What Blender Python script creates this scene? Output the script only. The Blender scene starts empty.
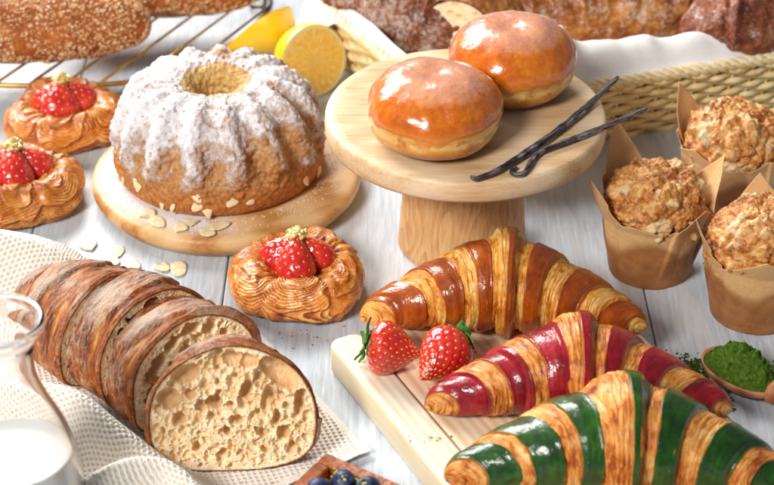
import bpy, math, random
import numpy as np
from mathutils import Vector, Matrix
PI = math.pi
U = 0.01                                   # everything below is written in centimetres
sc = bpy.context.scene
C = sc.collection
rnd = random.Random(7)

# ------------------------------------------------------------------ noise
def _h(ix, iy, iz, seed):
    n = (ix * 374761393 + iy * 668265263 + iz * 1274126177 + seed * 974634777) & 0xFFFFFFFF
    n = ((n ^ (n >> 13)) * 1103515245) & 0xFFFFFFFF
    n = ((n ^ (n >> 15)) * 2246822519) & 0xFFFFFFFF
    return ((n ^ (n >> 16)) & 0xFFFFFF) / float(0xFFFFFF)
def vnoise(P, seed=0):
    P = np.asarray(P, float)
    I = np.floor(P).astype(np.int64); f = P - I
    f = f * f * f * (f * (f * 6 - 15) + 10)
    x, y, z = I[..., 0], I[..., 1], I[..., 2]
    r = 0
    for dx in (0, 1):
        wx = f[..., 0] if dx else 1 - f[..., 0]
        for dy in (0, 1):
            wy = f[..., 1] if dy else 1 - f[..., 1]
            for dz in (0, 1):
                wz = f[..., 2] if dz else 1 - f[..., 2]
                r = r + wx * wy * wz * _h(x + dx, y + dy, z + dz, seed)
    return r * 2 - 1
def fbm(P, octv=4, seed=0, gain=.5):
    P = np.asarray(P, float); a = 1; s = 0; t = 0
    for o in range(octv):
        s = s + a * vnoise(P * (2.03 ** o) + o * 17.3, seed + o); t += a; a *= gain
    return s / t
def worley(P, seed=0):
    P = np.asarray(P, float); I = np.floor(P).astype(np.int64)
    f1 = np.full(P.shape[:-1], 9.); f2 = f1.copy(); idv = np.zeros(P.shape[:-1])
    for dx in (-1, 0, 1):
        for dy in (-1, 0, 1):
            for dz in (-1, 0, 1):
                c = I + np.array((dx, dy, dz))
                a = [_h(c[..., 0], c[..., 1], c[..., 2], seed + k) for k in (11, 23, 37)]
                d = np.sqrt(sum((c[..., k] + a[k] - P[..., k]) ** 2 for k in range(3)))
                nearer = d < f1
                f2 = np.where(nearer, f1, np.minimum(f2, d)); idv = np.where(nearer, a[0], idv); f1 = np.where(nearer, d, f1)
    return f1, f2, idv
def sst(a, b, x):
    t = np.clip((x - a) / (b - a), 0, 1); return t * t * (3 - 2 * t)
def V3(*a):
    return np.stack(np.broadcast_arrays(*[np.asarray(q, float) for q in a]), -1)

# ------------------------------------------------------------------ objects
def link(name, me, material, parent=None):
    o = bpy.data.objects.new(name, me); C.objects.link(o)
    if material:
        for m in (material if isinstance(material, (list, tuple)) else [material]): me.materials.append(m)
    if parent: o.parent = parent
    return o
def tag(o, label, cat, group=None):
    o['label'] = label; o['category'] = cat
    if group: o['group'] = group
    return o
def thing(name, label, cat, loc=(0, 0, 0), rotz=0, group=None):
    o = bpy.data.objects.new(name, None); C.objects.link(o)
    o.empty_display_size = .01
    o.location = Vector(loc) * U; o.rotation_euler = (0, 0, rotz)
    return tag(o, label, cat, group)
def raw(name, V, F, material, parent=None, smooth=True, attrs=None, mi=None):
    """V (n,3) in cm, F list/array of equal-length faces"""
    me = bpy.data.meshes.new(name)
    V = np.asarray(V, float) * U
    if isinstance(F, np.ndarray):
        k = F.shape[1]; n = len(F)
        me.vertices.add(len(V)); me.vertices.foreach_set('co', V.ravel())
        me.loops.add(n * k); me.loops.foreach_set('vertex_index', F.ravel().astype(np.int32))
        me.polygons.add(n)
        me.polygons.foreach_set('loop_start', np.arange(0, n * k, k, dtype=np.int32))
        me.update(calc_edges=True)
    else:
        me.from_pydata(V.tolist(), [], F); me.update()
    me.polygons.foreach_set('use_smooth', [smooth] * len(me.polygons))
    if mi is not None: me.polygons.foreach_set('material_index', np.asarray(mi, np.int32))
    for k, a in (attrs or {}).items():
        at = me.attributes.new(k, 'FLOAT', 'POINT'); at.data.foreach_set('value', np.asarray(a, np.float32).ravel())
    me.validate()
    return link(name, me, material, parent)
def gfaces(nu, nv, cu, cv, flip=False):
    iu = np.arange(nu if cu else nu - 1); iv = np.arange(nv if cv else nv - 1)
    a, b = np.meshgrid(iu, iv, indexing='ij'); a = a.ravel(); b = b.ravel()
    a2 = (a + 1) % nu; b2 = (b + 1) % nv
    q = np.stack([a * nv + b, a2 * nv + b, a2 * nv + b2, a * nv + b2], 1)
    return q[:, ::-1].copy() if flip else q
def grid(name, V, material, parent=None, cu=False, cv=False, attrs=None, flip=False, smooth=True):
    nu, nv = V.shape[:2]
    return raw(name, V.reshape(-1, 3), gfaces(nu, nv, cu, cv, flip), material, parent, smooth, attrs)
def solid(o, t, off=-1):
    m = o.modifiers.new('Solidify', 'SOLIDIFY'); m.thickness = t * U; m.offset = off
    return o
def cr(pts, n, closed=False):
    """smooth curve through points, n samples, even spacing"""
    P = np.asarray(pts, float); k = len(P)
    if closed: Q = np.vstack([P[-1], P, P[0], P[1]]); segs = k
    else: Q = np.vstack([2 * P[0] - P[1], P, 2 * P[-1] - P[-2]]); segs = k - 1
    out = []
    for i in range(segs):
        p0, p1, p2, p3 = Q[i:i + 4]
        t = np.linspace(0, 1, 60, endpoint=False)[:, None]
        out.append(.5 * (2 * p1 + (p2 - p0) * t + (2 * p0 - 5 * p1 + 4 * p2 - p3) * t ** 2 + (3 * p1 - p0 - 3 * p2 + p3) * t ** 3))
    out.append(P[:1] if closed else P[-1:])
    D = np.vstack(out); s = np.r_[0, np.cumsum(np.linalg.norm(np.diff(D, axis=0), axis=1))]
    tt = np.linspace(0, s[-1], n, endpoint=not closed)
    return np.stack([np.interp(tt, s, D[:, j]) for j in range(D.shape[1])], 1)
def tubeV(path, r, nseg=10, closed=False):
    P = np.asarray(path, float); n = len(P)
    T = (np.roll(P, -1, 0) - np.roll(P, 1, 0)) if closed else np.gradient(P, axis=0)
    T /= np.linalg.norm(T, axis=1)[:, None] + 1e-9
    up = np.array((0, 0, 1.)); A = np.cross(T, up); bad = np.linalg.norm(A, axis=1) < .05
    A[bad] = np.cross(T[bad], np.array((1., 0, 0))); A /= np.linalg.norm(A, axis=1)[:, None]
    B = np.cross(A, T); r = np.broadcast_to(np.asarray(r, float), (n,)).copy()
    a = np.linspace(0, 2 * PI, nseg, endpoint=False)
    V = P[:, None] + r[:, None, None] * (np.cos(a)[None, :, None] * A[:, None] + np.sin(a)[None, :, None] * B[:, None])
    if not closed:
        V = np.concatenate([np.repeat(P[:1, None], nseg, 1), V, np.repeat(P[-1:, None], nseg, 1)], 0)
    return V
def tube(name, path, r, material, parent=None, nseg=10, closed=False, attrs=None):
    return grid(name, tubeV(path, r, nseg, closed), material, parent, cu=closed, cv=True, attrs=attrs, flip=True)
class Bag:                                  # collects grids into one mesh
    def __init__(s): s.V = []; s.F = []; s.n = 0; s.A = []
    def add(s, V, cu=False, cv=True, flip=True, val=0.):
        nu, nv = V.shape[:2]; s.F.append(gfaces(nu, nv, cu, cv, flip) + s.n); s.V.append(V.reshape(-1, 3)); s.n += nu * nv
        s.A.append(np.full(nu * nv, val))
    def build(s, name, material, parent=None, smooth=True):
        return raw(name, np.vstack(s.V), np.vstack(s.F), material, parent, smooth, {'val': np.concatenate(s.A)})
def lathe(name, prof, material, parent=None, n=128, fn=None, attrs=None, flip=False, smooth=True):
    P = np.asarray(prof, float); a = np.linspace(0, 2 * PI, n, endpoint=False)[:, None]
    V = V3(P[None, :, 0] * np.cos(a), P[None, :, 0] * np.sin(a), P[None, :, 1] + 0 * a)
    if fn is not None: V = fn(V)
    return grid(name, V, material, parent, cu=True, attrs=attrs, flip=flip, smooth=smooth)
def normals(V, cu, cv):
    def g(ax, c):
        return (np.roll(V, -1, ax) - np.roll(V, 1, ax)) if c else np.gradient(V, axis=ax)
    N = np.cross(g(0, cu), g(1, cv)); N /= np.linalg.norm(N, axis=-1)[..., None] + 1e-9
    return N
def blob(c, r, rot=0, nu=10, nv=7, seed=0, rough=0., axis=None):
    a = np.linspace(0, 2 * PI, nu, endpoint=False)[:, None]; t = np.linspace(0, PI, nv)[None]
    D = V3(np.cos(a) * np.sin(t), np.sin(a) * np.sin(t), np.cos(t) + 0 * a)
    if rough: D = D * (1 + rough * fbm(D * 1.7 + seed * 3.1, 2, seed))[..., None]
    D = D * np.asarray(r, float)
    if axis is not None:
        M = np.array(Vector(axis).to_track_quat('Z', 'Y').to_matrix()); D = D @ M.T
    elif rot is not None and np.ndim(rot):
        M = np.array((Matrix.Rotation(rot[0], 3, 'X') @ Matrix.Rotation(rot[1], 3, 'Y') @ Matrix.Rotation(rot[2], 3, 'Z'))); D = D @ M.T
    return D + np.asarray(c, float)

# ------------------------------------------------------------------ materials
def col(h):
    h = h.lstrip('#'); c = [int(h[i:i + 2], 16) / 255 for i in (0, 2, 4)]
    return tuple(x / 12.92 if x <= .04045 else ((x + .055) / 1.055) ** 2.4 for x in c) + (1,)
class Mt:
    def __init__(s, name):
        s.m = bpy.data.materials.new(name); s.m.use_nodes = True; s.t = s.m.node_tree; s.n = s.t.nodes; s.b = s.n['Principled BSDF']
    def N(s, t, **p):
        n = s.n.new('ShaderNode' + t)
        for k, v in p.items(): setattr(n, k, v)
        return n
    def S(s, sock, v):
        if isinstance(v, bpy.types.NodeSocket): s.t.links.new(v, sock)
        elif v is not None:
            if isinstance(v, str): v = col(v)
            sock.default_value = v
    def co(s, sc_=(1, 1, 1), rot=(0, 0, 0)):
        c = s.N('TexCoord'); m = s.N('Mapping'); s.t.links.new(c.outputs['Object'], m.inputs[0])
        m.inputs['Scale'].default_value = [q * 100 for q in sc_]; m.inputs['Rotation'].default_value = rot
        return m.outputs[0]
    def at(s, name):
        a = s.N('Attribute', attribute_name=name); return a.outputs['Fac']
    def vec(s, x, y=0, z=0):
        c = s.N('CombineXYZ')
        for i, v in enumerate((x, y, z)): s.S(c.inputs[i], v)
        return c.outputs[0]
    def noise(s, v, scale, detail=4, rough=.55, dist=0):
        n = s.N('TexNoise'); s.S(n.inputs['Vector'], v)
        for k, q in (('Scale', scale), ('Detail', detail), ('Roughness', rough), ('Distortion', dist)): n.inputs[k].default_value = q
        return n.outputs['Fac']
    def vor(s, v, scale, feature='F1', out='Distance', rand=1):
        n = s.N('TexVoronoi', feature=feature); s.S(n.inputs['Vector'], v); n.inputs['Scale'].default_value = scale
        n.inputs['Randomness'].default_value = rand
        return n.outputs[out]
    def wave(s, v, scale, dist=2, detail=2, kind='BANDS', d='X', dscale=1):
        n = s.N('TexWave', wave_type=kind)
        if kind == 'BANDS': n.bands_direction = d
        else: n.rings_direction = d
        s.S(n.inputs['Vector'], v)
        for k, q in (('Scale', scale), ('Distortion', dist), ('Detail', detail), ('Detail Scale', dscale)): n.inputs[k].default_value = q
        return n.outputs['Fac']
    def ramp(s, f, *st):
        n = s.N('ValToRGB'); e = n.color_ramp.elements
        while len(e) < len(st): e.new(.5)
        for q, (p, c) in zip(e, st): q.position = p; q.color = col(c) if isinstance(c, str) else c
        s.S(n.inputs[0], f); return n.outputs[0]
    def mix(s, f, a, b, mode='MIX'):
        n = s.N('Mix', data_type='RGBA', blend_type=mode)
        s.S(n.inputs[0], f); s.S(n.inputs[6], a); s.S(n.inputs[7], b); return n.outputs[2]
    def ma(s, op, a, b=0.):
        n = s.N('Math', operation=op); s.S(n.inputs[0], a); s.S(n.inputs[1], b); return n.outputs[0]
    def mr(s, f, a, b, c=0., d=1.):
        n = s.N('MapRange', interpolation_type='SMOOTHSTEP'); s.S(n.inputs[0], f)
        for i, q in enumerate((a, b, c, d)): n.inputs[i + 1].default_value = q
        return n.outputs[0]
    def bump(s, h, dist, normal=None, strength=1):
        n = s.N('Bump'); s.S(n.inputs['Height'], h); n.inputs['Distance'].default_value = dist * U; n.inputs['Strength'].default_value = strength
        if normal is not None: s.S(n.inputs['Normal'], normal)
        return n.outputs[0]
    def out(s, **k):
        nm = dict(c='Base Color', r='Roughness', n='Normal', coat='Coat Weight', coatr='Coat Roughness', spec='Specular IOR Level', sss='Subsurface Weight',
                  tr='Transmission Weight', ior='IOR', metal='Metallic', sheen='Sheen Weight', cn='Coat Normal', sssr='Subsurface Radius', ssss='Subsurface Scale')
        for a, v in k.items(): s.S(s.b.inputs[nm[a]], v)
        return s.m

def wood(name, cols, axis=(1, 1, 1), scale=1., rings=.5, r=.5, dist=3., fine=1., bump=.006, dust=None):
    m = Mt(name); v = m.co(axis)
    w = m.wave(v, .55 * scale, dist, 3, 'BANDS', 'X', .6)
    n = m.noise(v, 5 * scale, 6, .6); n2 = m.noise(v, .5 * scale, 3, .5, .5)
    f = m.ma('ADD', m.ma('MULTIPLY', w, rings), m.ma('ADD', m.ma('MULTIPLY', n, .35 * fine), m.ma('MULTIPLY', n2, .45)))
    c = m.ramp(f, *[(p, q) for p, q in cols])
    if dust:
        c = dust(m, c)
    return m.out(c=c, r=r, n=m.bump(n, bump), spec=.35)

# ------------------------------------------------------------------ table
def m_table():
    m = Mt('whitewashed_wood')
    v = m.co((1, .07, 1)); pl = m.at('val')
    vv = m.N('VectorMath', operation='ADD'); m.S(vv.inputs[0], v); m.S(vv.inputs[1], m.vec(m.ma('MULTIPLY', pl, 31.), m.ma('MULTIPLY', pl, 7.), 0)); v = vv.outputs[0]
    w = m.noise(v, 1.5, 5, .6, 1.2)
    n = m.noise(v, 4.2, 8, .7); n2 = m.noise(v, .4, 4, .6, .8)
    pat = m.noise(m.co((1, .3, 1)), .22, 5, .6)
    g = m.ma('ADD', m.ma('ADD', m.ma('MULTIPLY', w, .35), m.ma('MULTIPLY', n, .4)), m.ma('MULTIPLY', n2, .3))
    c = m.ramp(g, (.33, '#92969b'), (.45, '#b1bac3'), (.56, '#c8d1da'), (.72, '#e4e9ed'))
    c = m.mix(m.mr(pat, .47, .66, 0, .55), c, '#cbc3ba')
    scr = m.mr(m.noise(m.co((1.6, .05, 1)), 4.5, 3, .7), .60, .70)
    c = m.mix(m.ma('MULTIPLY', scr, .5), c, '#efeff2')
    dk = m.mr(m.noise(m.co((2.2, .04, 1)), 3.1, 4, .7), .62, .72)
    c = m.mix(m.ma('MULTIPLY', dk, .75), c, '#8b8786')
    return m.out(c=c, r=.42, spec=.4, n=m.bump(m.ma('ADD', n, m.ma('MULTIPLY', w, .4)), .012))
b = Bag()
W = 13.6
for k in range(-9, 10):
    x0 = -10.55 + W * k + .04; x1 = x0 + W - .08
    pr = [(x0, -1.5), (x0, -.12), (x0 + .03, -.04), (x0 + .1, 0), (x1 - .1, 0), (x1 - .03, -.04), (x1, -.12), (x1, -1.5)]
    b.add(np.array([[(x, y, z) for (x, z) in pr] for y in (-110, 150)], float), cv=True, flip=False, val=(k * .377) % 1)
t = b.build('table', m_table(), smooth=False); t['kind'] = 'structure'

# ------------------------------------------------------------------ round board and cake
def dustf(m, c):
    # icing sugar that fell round the cake
    v = m.co()
    sep = m.N('SeparateXYZ'); m.S(sep.inputs[0], v)
    x, y = sep.outputs[0], sep.outputs[1]
    d = m.ma('SQRT', m.ma('ADD', m.ma('MULTIPLY', x, x), m.ma('MULTIPLY', y, y)))
    ring = m.mr(d, 9.2, 7.4)
    side = m.mr(m.ma('ADD', x, m.ma('MULTIPLY', y, -.0)), 2.5, -6.5)
    n = m.noise(v, 9, 6, .75); n2 = m.noise(v, .8, 3, .6)
    f = m.ma('ADD', m.ma('MULTIPLY', side, .62), m.ma('ADD', m.ma('MULTIPLY', n, .55), m.ma('MULTIPLY', n2, .3)))
    f = m.ma('MULTIPLY', m.mr(f, .74, 1.0, 0, .85), ring)
    return m.mix(f, c, '#f2f2f4')
LW = [(.25, '#a9743f'), (.5, '#c99a62'), (.7, '#d9b07a'), (.95, '#e6c797')]
M_rboard = wood('board_wood', [(.25, '#8a5326'), (.45, '#b47a42'), (.6, '#cd9c62'), (.85, '#dfb987')], (.14, 1.1, 1), .8, .4, .42, 5, 1.3, dust=dustf)
BC = (-11.25, 6.9)
rb = thing('serving_board', 'round pale wooden board under the sugar-dusted ring cake', 'serving board', (BC[0], BC[1], 0), .5)
prof = [(0, .02), (8.3, .02), (8.75, .1), (9.3, .75), (9.42, 1.1), (9.36, 1.45), (9.15, 1.66), (8.9, 1.72), (8.0, 1.72), (0, 1.72)]
lathe('board_disc', [(r, z) for r, z in prof], M_rboard, rb, 160)

def m_cake():
    m = Mt('baked_sponge'); v = m.co()
    n = m.noise(v, 3.5, 6, .65); n2 = m.noise(v, .7, 3)
    c = m.ramp(m.ma('ADD', m.ma('MULTIPLY', n, .7), m.ma('MULTIPLY', n2, .4)), (.3, '#6f3f1a'), (.5, '#b07640'), (.62, '#cb975c'), (.8, '#e0ba86'))
    low = m.mr(m.at('hz'), 3.4, .6)
    c = m.mix(m.ma('MULTIPLY', low, .75), c, m.ramp(n, (.3, '#8a4518'), (.5, '#b76a2c'), (.7, '#d08d49')))
    ch = m.mr(m.vor(v, 2.6), .0, .16, 1, 0)
    c = m.mix(m.ma('MULTIPLY', ch, .8), c, '#3c1c0c')
    hole = m.at('hole'); c = m.mix(hole, c, m.ramp(n, (.3, '#b98a45'), (.7, '#e6c687')))
    gr = m.noise(v, 13, 6, .85)
    f = m.mr(m.ma('ADD', m.at('sugar'), m.ma('MULTIPLY', m.ma('SUBTRACT', gr, .5), 3.2)), .0, 1.0, 0, .9)
    fk = m.mr(m.ma('ADD', m.noise(v, 2.6, 5, .75), m.ma('MULTIPLY', m.noise(v, .5, 2), .25)), .70, .76, 0, .9); f = m.ma('MULTIPLY', f, m.ma('SUBTRACT', 1., fk))
    c = m.mix(f, c, m.ramp(gr, (.3, '#e8e9ee'), (.6, '#f7f7fa')))
    r = m.ma('ADD', m.ma('MULTIPLY', f, .35), .5)
    return m.out(c=c, r=r, spec=.3, n=m.bump(m.ma('ADD', m.noise(v, 9, 5, .7), m.ma('MULTIPLY', f, .3)), .06))
def make_cake():
    root = thing('ring_cake', 'tall fluted ring cake dusted white with icing sugar on the round board', 'cake', (-11.75, 7.4, 1.73))
    nt = 170; nth = 560
    prof = cr([(6.3, .0), (6.95, .1), (7.28, .6), (7.35, 1.3), (7.3, 2.1), (7.15, 3.0), (6.85, 4.2), (6.4, 5.1), (5.8, 5.95), (5.0, 6.6), (4.0, 6.95), (3.0, 6.95), (2.1, 6.65), (1.6, 6.1), (1.4, 5.0), (1.35, 4.0)], nt)
    th = np.linspace(0, 2 * PI, nth, endpoint=False)[:, None]
    r = prof[None, :, 0] + 0 * th; z = prof[None, :, 1] + 0 * th
    tw = th + .10 * (z / 7)
    NF = 15
    ca = np.cos(NF * tw); rib = np.sign(ca) * np.abs(ca) ** .75
    outer = (np.arange(nt) < nt * .80)[None, :]
    amp = .40 * sst(1.5, 3.4, z) * sst(2.6, 5.4, r)
    r2 = r + amp * rib - .1 * amp
    z2 = z + .12 * rib * sst(5.0, 7.0, z) * sst(2.6, 4.2, r)
    V = V3(r2 * np.cos(th), r2 * np.sin(th), z2)
    N = normals(V, True, False); 
    if (N[0, 20, 0]) < 0: N = -N
    P = V + 5
    f1, f2, idv = worley(P * 2.1, 3)
    g1, g2, _ = worley(P * 4.4, 13)
    cr_ = fbm(P * 1.1, 3, 5) * .14 + fbm(P * 5.5, 3, 8) * .10 + (.35 - f1) * .34 * sst(-.1, .3, fbm(P * .9, 2, 21)) + (.4 - g1) * .12
    low = sst(.0, .5, z)
    V = V + N * (cr_ * (.35 + .65 * sst(.8, 2.2, z)) * low)[..., None]
    top = sst(3.2, 6.6, z)
    nn = fbm(P * 1.6, 4, 31); n3 = fbm(P * .55, 3, 77)
    sug = .34 + .50 * sst(3.0, 6.2, z) + .26 * rib * sst(1.8, 3, z) * (1 - .8 * sst(5.4, 6.6, z)) + .75 * nn + .65 * n3 - .8 * (1 - sst(.8, 2.6, z)) - .35 * f1 * sst(7.2, 5, z)
    sug += .25 * sst(.2, -1, np.cos(th - .2)) * sst(1.5, 3, z)
    hole = sst(2.6, 2.1, r) * sst(nt * .6, nt * .7, np.arange(nt))[None]
    sug = sug - 1.2 * hole
    body = grid('sponge', V, m_cake(), root, cu=True, attrs=dict(sugar=sug, hz=z, hole=hole))
    # almond flakes baked into the lower rim
    fl = M_alm
    for k in range(14):
        a = -PI / 2 + rnd.uniform(-1.35, 1.35); hz = rnd.uniform(.6, 2.0)
        rr = 7.33
        flake('almond_flake', root, (rr * math.cos(a), rr * math.sin(a), hz), (math.cos(a), math.sin(a), .15), rnd.uniform(.28, .5), rnd.uniform(.16, .38), rnd.uniform(0, PI), k)
    return root
def flake(name, parent, c, nrm, a, b_, spin, seed, mat=None):
    nu, nv = 28, 10
    an = np.linspace(0, 2 * PI, nu, endpoint=False)[:, None]
    prof = np.array([(0, .055), (.5, .06), (.85, .055), (.98, .03), (1, 0), (.98, -.03), (.85, -.05), (.5, -.05), (0, -.05)])
    r = prof[None, :, 0]; egg = 1 + .18 * np.cos(an)
    x = r * a * np.cos(an) * (1 + .0 * an); y = r * b_ * np.sin(an) * egg
    z = prof[None, :, 1] * .8 + .10 * (x / a) ** 2 * a * .5
    D = V3(x, y, z + 0 * an); D += V3(.07 * fbm(D * 2.2 + seed * 5.3, 2, seed), .07 * fbm(D * 2.2 + seed * 5.3, 2, seed + 9), .03 * fbm(D * 2 + seed, 2, seed + 3)); D[..., 0] = np.minimum(D[..., 0], a * (.35 + .8 * ((seed * 37) % 10) / 10))
    cs, sn = math.cos(spin), math.sin(spin)
    D = D @ np.array([[cs, sn, 0], [-sn, cs, 0], [0, 0, 1]])
    M = np.array(Vector(nrm).to_track_quat('Z', 'Y').to_matrix()); D = D @ M.T + np.asarray(c)
    return grid(name, D, mat or M_alm, parent, cu=True, flip=True)
def m_alm():
    m = Mt('almond'); v = m.co(); n = m.noise(v, 2.5, 4)
    return m.out(c=m.ramp(n, (.3, '#dcbf8c'), (.6, '#f0e0bd')), r=.5, spec=.4, n=m.bump(n, .01))
M_alm = m_alm()
make_cake()
ALM = [(-16.06, .65, 1, .3, 'sugared almond flake at the left end of the row on the round board'),
       (-15.3, -.25, 1, 1.1, 'almond flake second from the left on the round board'),
       (-13.7, -.95, 1, .2, 'large almond flake in the middle of the row on the round board'),
       (-13.0, -.35, 1, 1.5, 'almond flake tucked closest under the ring cake on the board'),
       (-11.9, -1.55, 1, 1.9, 'upright almond flake at the right end of the row on the board'),
       (-11.2, -.75, 1, .6, 'small half almond flake just right of the upright one'),
       (-19.95, -.55, 0, 1.0, 'almond flake on the table nearest the left danish pastry'),
       (-18.0, -1.35, 0, .5, 'almond flake on the table just below the board edge'),
       (-18.2, -2.35, 0, .2, 'almond flake on the table touching its twin above it'),
       (-16.8, -3.0, 0, .1, 'half almond flake on the table close above the sliced loaf'),
       (-14.9, -3.0, 0, .3, 'left one of the almond flake pair under the board front'),
       (-13.7, -3.35, 0, 1.3, 'right one of the almond flake pair under the board front'),
       (-16.5, -4.4, 0, .4, 'almond flake on the table peeping out behind the loaf crust')]
for i, (x, y, on, sp, lb) in enumerate(ALM):
    o = flake('almond_flake', None, (0, 0, 0), (rnd.uniform(-.08, .08), rnd.uniform(-.08, .08), 1), rnd.uniform(.66, .92), rnd.uniform(.42, .56), sp, i + 40)
    o.location = Vector((x, y, (1.725 if on else .0) + .10)) * U
    tag(o, lb, 'almond flake', 'almond flakes on the board' if on else 'almond flakes on the table')

b = Bag()
for k in range(420):
    a = rnd.uniform(-PI * .95, .25); rr = 7.35 + abs(rnd.gauss(0, .75)); x, y = -11.75 + rr * math.cos(a), 7.4 + rr * math.sin(a)
    if math.hypot(x - BC[0], y - BC[1]) > 8.9: continue
    q = rnd.uniform(.02, .055); b.add(blob((x, y, 1.73 + q * .4), (q, q, q * .8), None, 6, 4, k, .3), cu=True, cv=False)
def m_sug():
    m = Mt('sugar_grain'); return m.out(c='#f4f2ee', r=.5)
o = b.build('sugar_grains', m_sug(), None); o['kind'] = 'stuff'; o['label'] = 'white sugar grains fallen round the ring cake'
# ------------------------------------------------------------------ cake stand, doughnuts, vanilla
ST = (5.05, .2)
st = thing('cake_stand', 'light wooden cake stand with round top on a tapered pedestal', 'cake stand', (ST[0], ST[1], 0))
M_top = wood('plate_wood', [(.28, '#b0855a'), (.46, '#cfa97c'), (.62, '#dfbf98'), (.85, '#ecd6b6')], (.08, 1.3, 1.3), 1.1, .25, .42, 4, 1.5)
def m_ped():
    m = Mt('pedestal_wood'); v = m.co((1, 1, .32)); n = m.noise(m.co((1, 1, .07)), 6, 6, .65); q = m.noise(v, .22, 2, .5)
    rg = m.ma('FRACT', m.ma('MULTIPLY', q, 17.)); f = m.ma('ADD', m.ma('MULTIPLY', rg, .22), m.ma('MULTIPLY', n, .75))
    return m.out(c=m.ramp(f, (.25, '#b9814d'), (.45, '#cf9d68'), (.6, '#dcb17e'), (.8, '#e8c89c')), r=.48, spec=.35, n=m.bump(n, .006))
M_side = m_ped()
prof = [(0, 8.5), (8.7, 8.5), (8.95, 8.56), (9.05, 8.75), (9.08, 9.2), (9.05, 9.75), (8.97, 9.93), (8.8, 10.0), (8.2, 10.0), (0, 10.0)]
lathe('plate', prof, M_top, st, 200)
prof = [(4.25, .02), (4.3, .1), (4.28, .5), (4.12, 2.5), (3.95, 5.0), (3.82, 7.2), (3.8, 8.49)]
lathe('pedestal', prof, M_side, st, 128)

def m_dough():
    m = Mt('fried_dough'); v = m.co(); z = m.at('hz'); n = m.noise(v, 1.3, 5, .6); n2 = m.noise(v, .5, 3)
    h = m.ma('ADD', z, m.ma('MULTIPLY', m.ma('SUBTRACT', n2, .5), .9))
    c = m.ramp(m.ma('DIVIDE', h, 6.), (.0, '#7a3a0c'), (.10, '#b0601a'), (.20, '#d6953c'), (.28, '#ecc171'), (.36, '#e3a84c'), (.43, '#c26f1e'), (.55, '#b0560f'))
    c = m.mix(m.mr(m.noise(v, .9, 5, .65), .47, .62, 0, .85), c, '#b5641a')
    return m.out(c=c, r=.35, coat=.8, coatr=.08, spec=.5, n=m.bump(m.noise(v, 2.2, 5, .6), .05), sss=.0)
def m_glaze():
    m = Mt('caramel_glaze'); v = m.co(); n = m.noise(v, .9, 5, .6); n2 = m.noise(v, 3.5, 5, .6)
    c = m.ramp(m.ma('ADD', m.ma('MULTIPLY', n, .7), m.ma('MULTIPLY', n2, .3)), (.3, '#b04a06'), (.5, '#cc660a'), (.68, '#de8420'))
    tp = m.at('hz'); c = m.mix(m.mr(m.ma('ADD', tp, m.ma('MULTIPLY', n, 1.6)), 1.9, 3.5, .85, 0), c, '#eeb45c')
    pale_mix = m.mr(m.ma('ADD', m.at('pale_top'), m.ma('MULTIPLY', m.ma('SUBTRACT', m.noise(v, 1.5, 6, .65), .5), .6)), .66, 1.15, 0, .22)  # patchy whitish tone blended in towards the top of the doughnut
    c = m.mix(pale_mix, c, '#f6e8de')
    return m.out(c=c, r=.28, coat=.9, coatr=.15, spec=.3, n=m.bump(m.ma('ADD', m.noise(v, 1.6, 4, .6), m.ma('MULTIPLY', n2, .25)), .06), cn=m.bump(m.noise(v, 1.2, 3, .5), .05))
M_dough, M_glaze = m_dough(), m_glaze()
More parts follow.
